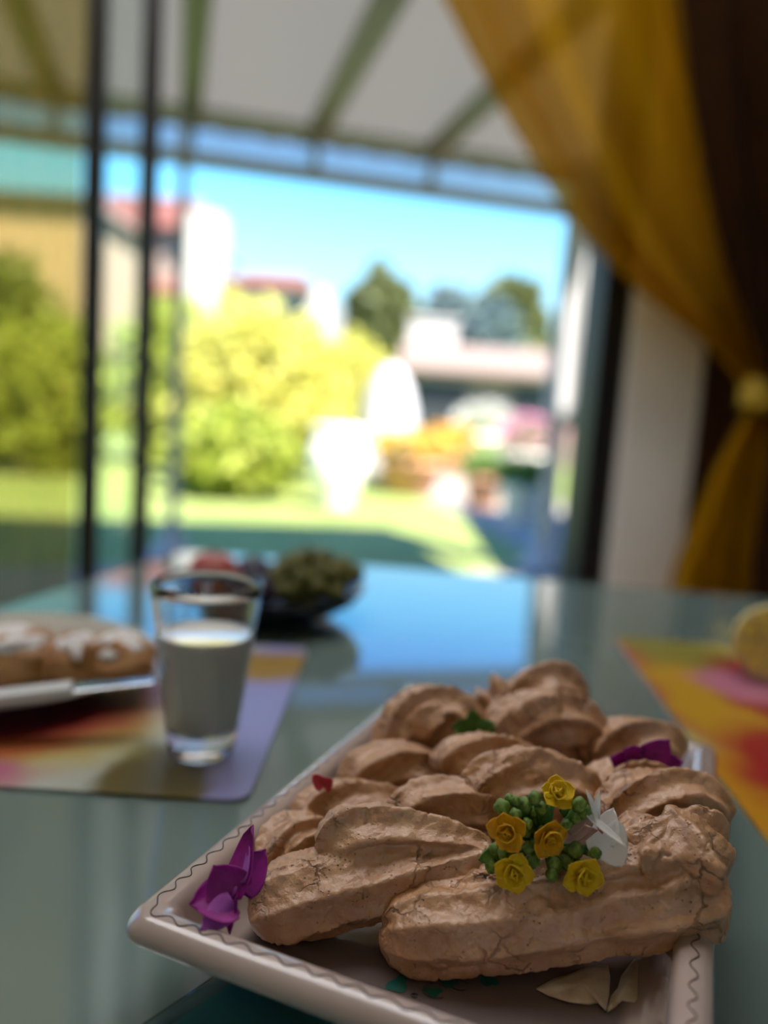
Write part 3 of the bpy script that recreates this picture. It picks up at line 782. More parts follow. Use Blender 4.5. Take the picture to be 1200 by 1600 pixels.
# cracks: edges of warped cells, broken up by noise
wz = tex_noise(nt, 130, 3)
vs = nt.nodes.new('ShaderNodeVectorMath'); vs.operation = 'SCALE'; vs.inputs['Scale'].default_value = .010
nt.links.new(wz.outputs['Color'], vs.inputs[0])
va = nt.nodes.new('ShaderNodeVectorMath'); va.operation = 'ADD'
nt.links.new(tc.outputs['Object'], va.inputs[0]); nt.links.new(vs.outputs[0], va.inputs[1])
vo = nt.nodes.new('ShaderNodeTexVoronoi'); vo.feature = 'DISTANCE_TO_EDGE'; vo.inputs['Scale'].default_value = 75
nt.links.new(va.outputs[0], vo.inputs['Vector'])
ck = nt.nodes.new('ShaderNodeMapRange'); ck.inputs['From Min'].default_value = .012; ck.inputs['From Max'].default_value = .05; ck.inputs['To Min'].default_value = 1; ck.inputs['To Max'].default_value = 0
nt.links.new(vo.outputs['Distance'], ck.inputs['Value'])
mk = tex_noise(nt, 38, 2); mkr = nt.nodes.new('ShaderNodeMapRange'); mkr.inputs['From Min'].default_value = .485; mkr.inputs['From Max'].default_value = .62
nt.links.new(mk.outputs['Fac'], mkr.inputs['Value'])
cm = nt.nodes.new('ShaderNodeMath'); cm.operation = 'MULTIPLY'; nt.links.new(ck.outputs[0], cm.inputs[0]); nt.links.new(mkr.outputs[0], cm.inputs[1])
# pores
po = nt.nodes.new('ShaderNodeTexVoronoi'); po.inputs['Scale'].default_value = 620; nt.links.new(tc.outputs['Object'], po.inputs['Vector'])
pr = nt.nodes.new('ShaderNodeMapRange'); pr.inputs['From Min'].default_value = .10; pr.inputs['From Max'].default_value = .26; pr.inputs['To Min'].default_value = 1; pr.inputs['To Max'].default_value = 0
nt.links.new(po.outputs['Distance'], pr.inputs['Value'])
pk_ = tex_noise(nt, 90, 2); pkr = nt.nodes.new('ShaderNodeMapRange'); pkr.inputs['From Min'].default_value = .50; pkr.inputs['From Max'].default_value = .65
nt.links.new(pk_.outputs['Fac'], pkr.inputs['Value'])
pm = nt.nodes.new('ShaderNodeMath'); pm.operation = 'MULTIPLY'; nt.links.new(pr.outputs[0], pm.inputs[0]); nt.links.new(pkr.outputs[0], pm.inputs[1])
mxx = nt.nodes.new('ShaderNodeMath'); mxx.operation = 'MAXIMUM'; nt.links.new(cm.outputs[0], mxx.inputs[0]); nt.links.new(pm.outputs[0], mxx.inputs[1])
mix = nt.nodes.new('ShaderNodeMix'); mix.data_type = 'RGBA'
mf = nt.nodes.new('ShaderNodeMath'); mf.operation = 'MULTIPLY'; mf.inputs[1].default_value = .8; nt.links.new(mxx.outputs[0], mf.inputs[0])
nt.links.new(mf.outputs[0], mix.inputs['Factor']); nt.links.new(cr.outputs[0], mix.inputs['A']); mix.inputs['B'].default_value = (.19, .08, .032, 1)
nt.links.new(mix.outputs['Result'], b.inputs['Base Color'])
b.inputs['Roughness'].default_value = .38; b.inputs['Specular IOR Level'].default_value = .85; b.inputs['Subsurface Weight'].default_value = .06; b.inputs['Subsurface Radius'].default_value = (.004, .002, .001)
fine = tex_noise(nt, 420, 4, .6)
h1 = nt.nodes.new('ShaderNodeMath'); h1.operation = 'MULTIPLY_ADD'; nt.links.new(mxx.outputs[0], h1.inputs[0]); h1.inputs[1].default_value = -1.0; nt.links.new(fine.outputs['Fac'], h1.inputs[2])
bump(nt, b, h1.outputs[0], .9, .0007)

FLOOR = TB + .0042
def stroke(rows, lobes=6, amp=.13, twist=.6, n=70, ring=64, phase=0.0, blunt=(1, 1), flat=1.0):
    """piped rope: rows of (px, py, distance, radius in mm)"""
    R = smooth_path(rows, n)
    P = np.array([at_d(a, b_, c_) for a, b_, c_, _ in R]); rad = R[:, 3] / 1000 * (.90 if amp > .25 else 1)
    L = np.concatenate([[0], np.cumsum(np.linalg.norm(np.diff(P, axis=0), axis=1))]); tot = L[-1]
    sc = np.ones(n)
    for e_, d_ in ((0, L), (1, tot - L)):
        if blunt[e_]:
            w = np.maximum(rad * .9, .0008); u = np.clip(d_ / w, 0, 1); sc *= np.sqrt(np.maximum(1 - (1 - u) ** 2, 1e-4))
    T, N, B = frames(P)
    th = np.linspace(0, 2 * pi, ring, endpoint=False)
    V = []
    for i in range(n):
        ph = th * lobes + phase + 2 * pi * twist * L[i] / tot * lobes / 6
        rr = rad[i] * sc[i] * (1 + amp * (1.6 * (1 - np.abs(np.cos(ph / 2))) ** 1.35 - .45))
        V.append(P[i] + rr[:, None] * (np.cos(th)[:, None] * N[i] + flat * np.sin(th)[:, None] * B[i]))
    V = np.vstack(V)
    F = [(i * ring + j, i * ring + (j + 1) % ring, (i + 1) * ring + (j + 1) % ring, (i + 1) * ring + j) for i in range(n - 1) for j in range(ring)]
    F += [tuple(range(ring))[::-1], tuple((n - 1) * ring + j for j in range(ring))]
    return V, F
def drop(rows, dz):                         # the same path lowered by dz metres, as body below
    out = []
    for a, b_, c_, r in rows:
        out.append((a, b_ + dz * FPX / c_, c_, r))
    return out
def meringue(label, strokes, voxel=.0011, seed=0, low=FLOOR, crack=0.0):
    v, f = MB(), None
    for S in strokes: v.add(*S)
    o = mesh_obj('meringue', v.v, v.f, mm)
    rm = o.modifiers.new('remesh', 'REMESH'); rm.mode = 'VOXEL'; rm.voxel_size = voxel; rm.use_smooth_shade = True
    sm = o.modifiers.new('smooth', 'SMOOTH'); sm.factor = .5; sm.iterations = 3
    dg = bpy.context.evaluated_depsgraph_get(); dg.update()
    me = bpy.data.meshes.new_from_object(o.evaluated_get(dg))
    o.modifiers.clear(); old = o.data; o.data = me; bpy.data.meshes.remove(old)
    me.name = 'meringue'
    if not me.materials: me.materials.append(mm)
    nv = len(me.vertices); co = np.empty(nv * 3); me.vertices.foreach_get('co', co); co = co.reshape(-1, 3)
    no = np.empty(nv * 3); me.vertices.foreach_get('normal', no); no = no.reshape(-1, 3)
    off = np.empty(nv); sv = Vector((seed * 3.1, seed * 1.7, 0))
    for i in range(nv):
        p = Vector(co[i])
        k = .0012 * noise.noise(p * 95 + sv) + .0007 * noise.noise(p * 240 + sv) + .00035 * noise.noise(p * 560 + sv)
        if crack:
            q = p + noise.noise_vector(p * 140) * .0022
            dd = noise.voronoi(q * 62 + sv)[0]; e_ = dd[1] - dd[0]
            msk = min(1, max(0, (noise.noise(p * 42 + sv * 2) + .12) * 4))
            k -= crack * msk * max(0, 1 - e_ / .085)
        off[i] = k
    co = co + no * off[:, None]
    lz = low - o.location.z
    under = co[:, 2] < lz
    co[under, 2] = lz + (co[under, 2] - lz) * .03
    me.vertices.foreach_set('co', co.ravel()); me.update()
    me.polygons.foreach_set('use_smooth', [True] * len(me.polygons))
    tag(o, label, 'meringue', 'meringues piled on the tray'); return o

# front one, its right end rising to a peak and resting on the rim
meringue('biggest meringue in front, holding the flowers, right end rising to a peak', [
    stroke([(592, 1458, .284, 11), (670, 1452, .283, 14.5), (800, 1442, .282, 15), (920, 1422, .283, 14.5), (1020, 1400, .285, 17), (1090, 1376, .288, 19), (1132, 1366, .289, 15)], 9, .10, .08, 110, 96, phase=1.0),
    stroke([(690, 1408, .292, 8), (770, 1396, .291, 11), (860, 1384, .290, 12), (950, 1360, .288, 12.5), (1020, 1350, .287, 15), (1080, 1350, .288, 14)], 7, .18, .35, 90, phase=.3),
    stroke([(1046, 1380, .284, 21), (1052, 1350, .284, 20), (1056, 1318, .285, 16), (1054, 1292, .286, 10), (1048, 1274, .287, 5), (1042, 1258, .288, 1.0)], 5, .42, .25, 60, 80, phase=2.4, blunt=(1, 0)),
    stroke([(1040, 1330, .298, 11), (1090, 1318, .298, 14), (1130, 1340, .295, 12)], 5, .26, .6, 50, phase=1),
    stroke([(975, 1330, .294, 8), (1010, 1308, .294, 11), (1040, 1300, .294, 8)], 4, .3, .4, 40, phase=.5),
], .0008, 1, crack=.0011)
meringue('long twisted meringue beside the magenta petals at the left corner', [
    stroke([(388, 1434, .291, 10), (432, 1418, .291, 12.5), (510, 1398, .293, 12.5), (590, 1384, .295, 11.5), (680, 1362, .297, 9.5), (770, 1336, .298, 5)], 7, .16, .5, 90, phase=.8),
    stroke([(410, 1392, .296, 7), (470, 1372, .296, 8), (560, 1358, .297, 8), (640, 1348, .298, 6)], 5, .24, .4, 70, phase=.2),
    stroke([(508, 1338, .299, 5), (522, 1312, .300, 9), (560, 1296, .302, 9.5), (620, 1298, .302, 9), (690, 1312, .301, 7.5), (772, 1328, .300, 4)], 5, .30, .7, 80, phase=2.2),
], .0008, 2, crack=.0009)
def arch(rows, base, seed, label, lobes=6, amp=.30, twist=1.0, phase=0.0, voxel=.001, extra=(), deep=(.014,)):
    S = [stroke(rows, lobes, amp, twist, 80, phase=phase)]
    for dz in deep: S.append(stroke(drop(base, dz), 6, .1, .3, 40, 40))
    meringue(label, S + [stroke(*e_) for e_ in extra], voxel, seed)
arch([(628, 1292, .322, 5), (636, 1264, .325, 8.5), (680, 1252, .328, 9.5), (740, 1258, .329, 9.5), (782, 1276, .328, 8)], [(640, 1270, .328, 8), (700, 1265, .330, 9.5), (770, 1275, .329, 8)], 3,
     'smooth rounded meringue between the twisted one and the yellow flowers', 5, .26, .6, .5)
arch([(470, 1296, .338, 5), (486, 1268, .342, 8), (530, 1250, .347, 9), (590, 1252, .350, 8), (650, 1268, .35, 5)], [(490, 1275, .345, 8), (560, 1262, .35, 9), (630, 1270, .35, 7)], 4,
     'lumpy meringue behind the magenta petals along the left rim', 5, .32, .9, 1.2, extra=[([(412, 1356, .312, 5), (425, 1326, .318, 8), (455, 1306, .324, 9), (510, 1302, .330, 8)], 5, .3, .6, 60), ([(440, 1350, .312, 7), (480, 1330, .318, 9), (530, 1330, .324, 8)], 5, .3, .6, 50)], deep=(.010,))
arch([(738, 1275, .330, 6), (752, 1238, .333, 11), (800, 1222, .335, 12.5), (856, 1222, .335, 12.5), (905, 1240, .334, 10), (925, 1270, .333, 7)], [(765, 1246, .338, 10), (850, 1236, .338, 13), (912, 1250, .337, 10)], 5,
     'domed meringue with curved ridges right behind the yellow flowers', 6, .30, 1.1, .2, extra=[([(770, 1216, .334, 5), (805, 1200, .333, 8), (842, 1196, .332, 7.5), (872, 1206, .332, 5)], 4, .3, .8, 50), ([(832, 1200, .333, 6), (846, 1186, .333, 4), (850, 1177, .333, 1)], 4, .2, .5, 30)], deep=(.016,))
arch([(548, 1244, .366, 6), (560, 1210, .370, 9), (605, 1194, .374, 10), (655, 1198, .376, 9.5), (696, 1222, .376, 7)], [(572, 1216, .376, 9), (630, 1206, .378, 11), (690, 1216, .378, 8)], 6,
     'oval ridged meringue on the left, next to the red petal', 5, .32, .9, 0, .0011, deep=(.010,))
arch([(604, 1186, .396, 7), (622, 1144, .400, 11), (660, 1118, .402, 14), (705, 1118, .402, 13), (728, 1150, .399, 10), (726, 1186, .397, 7)], [(630, 1156, .404, 11), (675, 1140, .406, 15), (720, 1150, .402, 11)], 7,
     'big swirled meringue on the left, in front of the far corner of the tray', 6, .34, 1.3, 1, .0011, extra=[([(640, 1146, .394, 7), (672, 1124, .392, 8), (700, 1116, .393, 6)], 4, .3, .8, 40)], deep=(.016,))
r8c = [(745, 1112, .43, 12), (800, 1104, .43, 14), (870, 1100, .428, 13)]
meringue('farthest meringue, with a sharp peak and a round knob', [stroke([(738, 1116, .430, 8), (768, 1102, .430, 12), (778, 1082, .430, 7), (770, 1052, .430, 1.0)], 5, .3, .6, blunt=(1, 0)),
    stroke([(796, 1104, .428, 8), (825, 1080, .428, 11), (862, 1068, .428, 12), (892, 1082, .427, 9), (896, 1110, .427, 6)], 5, .32, .9), stroke(drop(r8c, .014), 6, .1, .3), stroke(drop(r8c, .030), 6, .1, .3)], .0012, 8)
arch([(772, 1180, .384, 7), (788, 1144, .387, 11), (830, 1124, .389, 13), (880, 1126, .389, 13), (918, 1146, .388, 10), (930, 1176, .387, 7)], [(790, 1152, .39, 10), (850, 1140, .392, 14), (915, 1152, .39, 10)], 9,
     'swirled meringue near the back, between the peaked one and the domed one', 6, .34, 1.2, .7, .0011, extra=[([(800, 1130, .382, 6), (840, 1108, .382, 7.5), (880, 1112, .382, 6)], 4, .3, .8, 40)], deep=(.016, .030))
arch([(688, 1214, .358, 6), (704, 1190, .360, 8.5), (745, 1178, .362, 9.5), (795, 1182, .363, 9), (832, 1200, .362, 7)], [(700, 1200, .364, 8), (760, 1190, .365, 10), (825, 1198, .365, 8)], 10,
     'low meringue half hidden left of the domed one', 5, .32, .9, 0, .0011, deep=(.018,))
arch([(922, 1200, .380, 6), (940, 1170, .383, 9), (985, 1156, .385, 10.5), (1035, 1162, .383, 10), (1062, 1190, .380, 7)], [(935, 1180, .387, 9), (990, 1170, .388, 11), (1050, 1178, .384, 9)], 11,
     'flat meringue at the far right end of the tray', 5, .34, 1.0, 0, .0011, deep=(.018, .030))
arch([(926, 1258, .345, 6), (940, 1230, .348, 9), (978, 1218, .350, 10), (1025, 1226, .350, 9), (1052, 1250, .349, 7)], [(938, 1240, .352, 8), (985, 1230, .352, 10), (1040, 1240, .352, 8)], 12,
     'meringue on the right, under the purple petal', 5, .32, 1.0, 0, .0011, deep=(.018,))
arch([(942, 1296, .318, 6), (962, 1264, .322, 9.5), (1015, 1246, .325, 11), (1072, 1248, .326, 11), (1110, 1270, .324, 9), (1122, 1300, .322, 6)], [(965, 1276, .327, 9), (1030, 1260, .329, 12), (1105, 1275, .327, 9)], 13,
     'ridged meringue just behind the front peak at the right rim', 6, .32, 1.1, .4, .001, deep=(.018,))

# ================================================================== petals and flowers
def petal_grid(L, W, curl=.4, cup=.2, tip=.5, nu=12, nv=9, wave=0.0):
    V = []; F = []
    y = z = 0.0
    ys = []
    for i in range(nu):
        u = i / (nu - 1); a = curl * u
        if i: y += cos(a) * L / (nu - 1); z += sin(a) * L / (nu - 1)
        w = W / 2 * max(sin(pi * (.04 + .96 * u) ** tip) if u < 1 else 0, .0) ** .55 + (W * .10 if u == 0 else W * .04)
        for j in range(nv):
            v = 2 * j / (nv - 1) - 1
            V.append((v * w, y - .10 * L * u * v * v, z + cup * w * v * v + wave * sin(4 * v + 5 * u) * W))
    for i in range(nu - 1):
        for j in range(nv - 1): F.append((i * nv + j, i * nv + j + 1, (i + 1) * nv + j + 1, (i + 1) * nv + j))
    return V, F
def petal_mesh(name, mat, thick, *a, **k):
    V, F = petal_grid(*a, **k)
    me = bpy.data.meshes.new(name); me.from_pydata(V, [], F); me.materials.append(mat)
    me.polygons.foreach_set('use_smooth', [True] * len(F)); me.update(); return me
def basis(y, zhint):
    y = Vector(y).normalized(); z = Vector(zhint); z = (z - y * z.dot(y))
    z = z.normalized() if z.length > 1e-6 else y.orthogonal().normalized()
    x = y.cross(z).normalized(); return Matrix((x, y, z)).transposed()
def put_petal(me, parent, loc, ydir, zhint, scale=1.0, thick=.0003, name='petal'):
    o = bpy.data.objects.new(name, me); link(o); o.parent = parent
    o.matrix_local = Matrix.Translation(Vector(loc) - Vector(world_loc(parent))) @ basis(ydir, zhint).to_4x4() @ Matrix.Scale(scale, 4)
    m = o.modifiers.new('thick', 'SOLIDIFY'); m.thickness = thick; m.offset = 0
    return o
YEL = leafy('yellow_petal', (.80, .52, .01), (.88, .62, .015), (.92, .70, .03), 300, .3)
ORA = leafy('deep_yellow_petal', (.72, .36, .005), (.82, .45, .008), (.88, .52, .015), 300, .3)
BUD = leafy('bud_green', (.06, .12, .015), (.16, .26, .035), (.34, .44, .12), 420, .15)
STM = leafy('stem_green', (.05, .14, .02), (.08, .20, .03), (.13, .26, .05), 200, .1)
WHT = leafy('white_petal', (.86, .84, .81), (.90, .88, .85), (.93, .91, .88), 120, .45)
MAG = leafy('magenta_petal', (.22, .004, .16), (.34, .008, .26), (.46, .02, .36), 110, .35)
VIO = leafy('violet_petal', (.42, .07, .45), (.48, .10, .52), (.55, .14, .58), 110, .35)
CRM = leafy('cream_petal', (.74, .60, .44), (.86, .74, .58), (.93, .87, .78), 160, .3)

FY = .276                                                 # distance of the sprig
sprig_c = at_d(850, 1312, FY + .006)
sprig = empty('kalanchoe_sprig', at_d(850, 1370, FY + .004)); tag(sprig, 'sprig of small yellow double flowers and green buds on the front meringue', 'flower')
outer = {k: petal_mesh('petal', mt_, .0003, .0084, .0069, .30, .25, 1.5) for k, mt_ in (('y', YEL), ('o', ORA))}
midp = {k: petal_mesh('petal', mt_, .0003, .0064, .0056, .5, .35, 1.5) for k, mt_ in (('y', YEL), ('o', ORA))}
inner = {k: petal_mesh('petal', mt_, .0003, .0042, .0042, .6, .5, 1.5) for k, mt_ in (('y', YEL), ('o', ORA))}
calyx_v, calyx_f = lathe([(.0006, -.0045), (.0013, -.004), (.0016, -.002), (.0012, .0003), (.0003, .001)], 10)
def kal_flower(px, py, y, nrm, key, seed, size=1.0):
    r = random.Random(seed); c = at_d(px, py, y); nz = Vector(nrm).normalized()
    B3 = basis(nz.orthogonal(), nz)
    V = [np.array(B3 @ Vector(v)) + c - np.array(nz) * .0004 for v in calyx_v]
    fo = mesh_obj('flower', V, calyx_f, STM, sprig)
    for (meshes, cnt, elev, off, h) in ((outer, 5, .22, 0, 0), (midp, 5, .62, .6, .0005), (inner, 4, 1.05, .2, .0010)):
        for i in range(cnt):
            t = 2 * pi * i / cnt + off + seed + r.uniform(-.18, .18); e_ = elev + r.uniform(-.14, .14)
            d = B3 @ Vector((cos(t) * cos(e_), sin(t) * cos(e_), sin(e_)))
            put_petal(meshes[key], fo, Vector(c) + nz * h, d, nz - d * .2, size * r.uniform(.88, 1.08), .00025)
    return fo
flw = [(868, 1242, FY + .002, (.05, -.75, .75), 'y', 1, .86), (795, 1298, FY - .002, (-.45, -1, .25), 'o', 2, .95), (854, 1304, FY - .003, (.25, -1, .05), 'o', 3, .98),
       (802, 1362, FY - .004, (-.1, -1, .25), 'y', 4, .95), (909, 1366, FY - .004, (.1, -1, .15), 'y', 5, .95)]
for a in flw: kal_flower(*a)
bud_prof = [(.0004, -.0032), (.0013, -.0026), (.0020, -.0008), (.0023, .0008), (.0020, .0021), (.0012, .0029), (.0003, .0031)]
bv, bf = lathe(bud_prof, 16, wob=lambda t, z: 1 + .24 * abs(sin(2 * t)) - .08)
bud_me = bpy.data.meshes.new('bud'); bud_me.from_pydata(bv, [], bf); bud_me.materials.append(BUD); bud_me.polygons.foreach_set('use_smooth', [True] * len(bf))
buds = [(786, 1263, 1.15), (821, 1259, 1.1), (836, 1248, .95), (846, 1264, .9), (833, 1268, .8), (904, 1258, 1.0), (912, 1270, 1.0), (898, 1276, 1.1), (806, 1274, .9), (806, 1252, .7), (797, 1249, .7), (824, 1288, .8), (822, 1300, .8),
        (772, 1352, 1.1), (833, 1344, 1.05), (897, 1328, 1.15), (919, 1327, 1.0), (929, 1333, .8), (866, 1350, 1.1), (885, 1346, 1.0), (826, 1325, .9), (790, 1332, 1.0), (776, 1326, .9), (838, 1316, .8), (884, 1290, .8), (930, 1316, .8), (862, 1366, .9)]
stem = MB()
hub = at_d(853, 1320, FY + .008)
for i, (px, py, s) in enumerate(buds):
    p = at_d(px, py, FY + .001 + .003 * sin(i * 2.1)); d = p - hub; d = d / np.linalg.norm(d) + np.array([0, -.5, .45])
    o = bpy.data.objects.new('bud', bud_me); link(o); o.parent = sprig
    o.matrix_local = Matrix.Translation(Vector(p) - Vector(world_loc(sprig))) @ basis(Vector(d).orthogonal(), d).to_4x4() @ Matrix.Scale(s, 4)
    dn = d / np.linalg.norm(d)
    mid = (p + hub) / 2 + np.array([0, .001, -.001])
    stem.tube(smooth_path([hub, mid, p - dn * .0028 * s], 6), [.0011, .0010, .0010, .0009, .0008, .0008], 6)
for px, py, y, nr, *_ in flw:
    p = at_d(px, py, y); dn = np.array(nr) / np.linalg.norm(nr)
    stem.tube(smooth_path([hub, (p + hub) / 2 + np.array([0, .001, -.001]), p - dn * .0045], 6), .0010, 6)
stem.tube(smooth_path([hub, at_d(900, 1330, FY + .010), at_d(942, 1350, FY + .012)], 8), .0014, 8)
stem.build('stem', STM, sprig, smooth=True)
leaf_me = petal_mesh('leaf', STM, .0004, .010, .006, .3, .2, .6)
for px, py, t in ((812, 1312, 2.6), (880, 1276, .6), (788, 1330, 3.4), (880, 1338, -.7), (846, 1288, 1.6), (912, 1318, .1)):
    d = RT * cos(t) + UP * sin(t) - FW * .1
    put_petal(leaf_me, sprig, at_d(px, py, FY + .004), d, -FW + UP * .3, 1.0, .0005, 'leaf')
pnk = petal_mesh('petal', leafy('pinkish_petal', (.55, .33, .27), (.62, .40, .33), (.7, .48, .4), 120, .3), .0003, .011, .006, .3, .3, .6)
dp = empty('dried_petals', at_d(900, 1302, FY + .006)); tag(dp, 'pinkish dried petals tucked between the yellow flowers and the white flower', 'petal')
for px, py, t in ((878, 1306, .25), (884, 1296, .7), (893, 1306, .05)):
    d = RT * cos(t) + UP * sin(t); put_petal(pnk, dp, at_d(px, py, FY + .004), d, -FW + UP * .6, 1.0)

def petal_px(parent, mat, b0, b1, y0, y1, wmm, face, curl=.3, cup=.2, tip=.6, wave=0.0, thick=.0003):
    p0, p1 = at_d(*b0, y0), at_d(*b1, y1); L = float(np.linalg.norm(p1 - p0))
    me = petal_mesh('petal', mat, thick, L * (1 + .08 * abs(curl)), wmm / 1000, curl, cup, tip, 14, 11, wave)
    return put_petal(me, parent, p0, p1 - p0, face, 1.0, thick)
CF = -FW                                                  # towards the viewer
wf = empty('white_flower', at_d(945, 1348, .280)); tag(wf, 'small white flower with narrow and round petals beside the yellow sprig', 'flower')
petal_px(wf, WHT, (936, 1292), (908, 1236), .277, .276, 5.0, CF * .4 + RT, .25, .3, .75)
petal_px(wf, WHT, (934, 1288), (933, 1236), .279, .279, 3.4, CF * .4 - RT, -.15, .3, .8)
petal_px(wf, WHT, (917, 1274), (975, 1330), .274, .273, 5.0, UP + RT * .2 + CF * .25, .2, .3, .8)
petal_px(wf, WHT, (944, 1318), (962, 1264), .279, .282, 10.0, CF * .7 - RT * .8, .25, .25, .55)
petal_px(wf, WHT, (938, 1296), (972, 1354), .278, .276, 14.0, CF + UP * .5, .25, .15, .48)
mesh_obj('throat', *tube([at_d(936, 1292, .278), at_d(942, 1306, .2785), at_d(946, 1318, .279)], [.0007, .0009, .0006], 8), leafy('throat_pink', (.35, .1, .2), (.4, .15, .25), (.5, .2, .3), 80), wf)

mg = empty('magenta_flower', at_d(360, 1450, .272)); tag(mg, 'magenta flower with crumpled petals in the left corner of the tray', 'flower')
petal_px(mg, MAG, (362, 1404), (412, 1300), .268, .282, 13, CF * .8 - RT * .7, .45, .25, .5, .02)
petal_px(mg, MAG, (366, 1402), (334, 1352), .267, .270, 15, CF + RT * .25 + UP * .2, .3, .2, .5, .02)
petal_px(mg, MAG, (368, 1404), (296, 1418), .268, .263, 17, CF * .6 + UP * .8, .25, .25, .5, .02)
petal_px(mg, VIO, (366, 1410), (312, 1452), .265, .260, 9, CF + UP * .2, .5, -.3, .6, .02)
petal_px(mg, MAG, (368, 1390), (366, 1458), .269, .270, 12, CF * .5 - RT, .2, .3, .55, .02)
petal_px(mg, VIO, (382, 1378), (398, 1324), .267, .278, 4.2, CF * .7 - RT * .6, .3, .3, .6)
petal_px(mg, MAG, (372, 1392), (414, 1330), .275, .285, 12, CF - RT * .2, .3, .2, .55)
mesh_obj('stamen', *tube([at_d(362, 1402, .266), at_d(367, 1392, .265), at_d(369, 1386, .265)], [.0004, .0005, .0004], 6), VIO, mg)

cp = empty('cream_petals', on_table(925, 1540, TB - TZ + .0044)); tag(cp, 'cream torn petals lying in the near right corner of the tray', 'petal')
def torn(pts, name, bow):
    # outline in picture columns and rows, laid on the sloping floor of the tray and given a bow and thickness
    n = len(pts); top = []; P = [on_table(x, y, TB - TZ + .0046 + .0012 * ((x * 7 + y * 3) % 5) / 5) for x, y in pts]
    c = sum(P) / n
    V = [c + np.array([0, 0, .0016])] + list(P); F = [(0, i + 1, (i + 1) % n + 1) for i in range(n)]
    o = mesh_obj(name, V, F, CRM, cp)
    s = o.modifiers.new('sub', 'SUBSURF'); s.subdivision_type = 'SIMPLE'; s.levels = s.render_levels = 2
    m = o.modifiers.new('thick', 'SOLIDIFY'); m.thickness = .0005
    return o
torn([(838, 1546), (868, 1530), (895, 1522), (920, 1511), (950, 1509), (953, 1530), (951, 1556), (947, 1580), (941, 1566), (920, 1570), (888, 1566), (856, 1556)], 'petal', 1)
torn([(948, 1582), (956, 1558), (966, 1546), (972, 1526), (991, 1500), (1000, 1500), (1003, 1540), (1000, 1571), (985, 1566), (972, 1564), (962, 1572)], 'petal', -1)

def scrap(name, label, px, py, y, mat, wpx, cat='petal', n=3, seed=1):
    c = at_d(px, py, y); e_ = empty(name, c - np.array([0, 0, .004])); tag(e_, label, cat); r = random.Random(seed)
    s = wpx * y / FPX
    me = petal_mesh('petal' if cat == 'petal' else 'leaf', mat, .0003, s * .8, s * .6, .4, .25, .55)
    for i in range(n):
        t = pi * (i + .5) / n + r.uniform(-.3, .3); d = RT * cos(t) + UP * sin(t) * .7 - FW * r.uniform(-.2, .4)
        put_petal(me, e_, c, d, CF + UP * r.uniform(0, .8), 1.0, .0003, me.name.split('.')[0])
scrap('leaf_cluster', 'dark green leaf tuft between the meringues at the back', 742, 1146, .378, STM, 52, 'leaf', 5, 2)
scrap('purple_petals', 'purple petals on the right between two blurred meringues', 1002, 1204, .352, MAG, 84, 'petal', 4, 4)
scrap('red_petal', 'small red petal against the left inner side of the tray', 506, 1230, .338, leafy('red_petal', (.5, .04, .06), (.6, .07, .1), (.65, .12, .14), 80), 34, 'petal', 2, 6)

# ================================================================== milk glass
gc = on_table(314, 1180); gb = TZ + .0024
glass_m = principled('clear_glass', (1, 1, 1), .0, IOR=1.45); glass_m.node_tree.nodes['Principled BSDF'].inputs['Transmission Weight'].default_value = 1
GH = .100
def gr(z): return .0185 + (.0312 - .0185) * (z / GH) ** .95
prof = [(.0005, 0), (.0165, 0), (.0185, .0015)] + [(gr(z), z) for z in np.linspace(.004, GH - .001, 16)] + [(gr(GH) - .0008, GH)]
prof += [(gr(z) - .0018, z) for z in np.linspace(GH - .001, .017, 14)] + [(gr(.015) - .004, .0145), (.0005, .014)]
gl = empty('drinking_glass', (gc[0], gc[1], gb)); tag(gl, 'clear tumbler of milk standing on the left placemat', 'glass')
mesh_obj('tumbler', *lathe(prof, 72, (gc[0], gc[1], gb)), glass_m, gl)
ml = .071
mp_ = [(.0005, .0146), (gr(.016) - .0045, .0150)] + [(gr(z) - .0016, z) for z in np.linspace(.0172, ml, 12)] + [(gr(ml) - .004, ml - .0006), (.0005, ml - .0007)]
mk_ = mesh_obj('milk', *lathe(mp_, 72, (gc[0], gc[1], gb)), principled('milk', (.86, .82, .72), .12, Coat_Weight=.5), gl)
tag_l = mk_; mk_['label'] = 'pale milk filling the tumbler to two thirds'

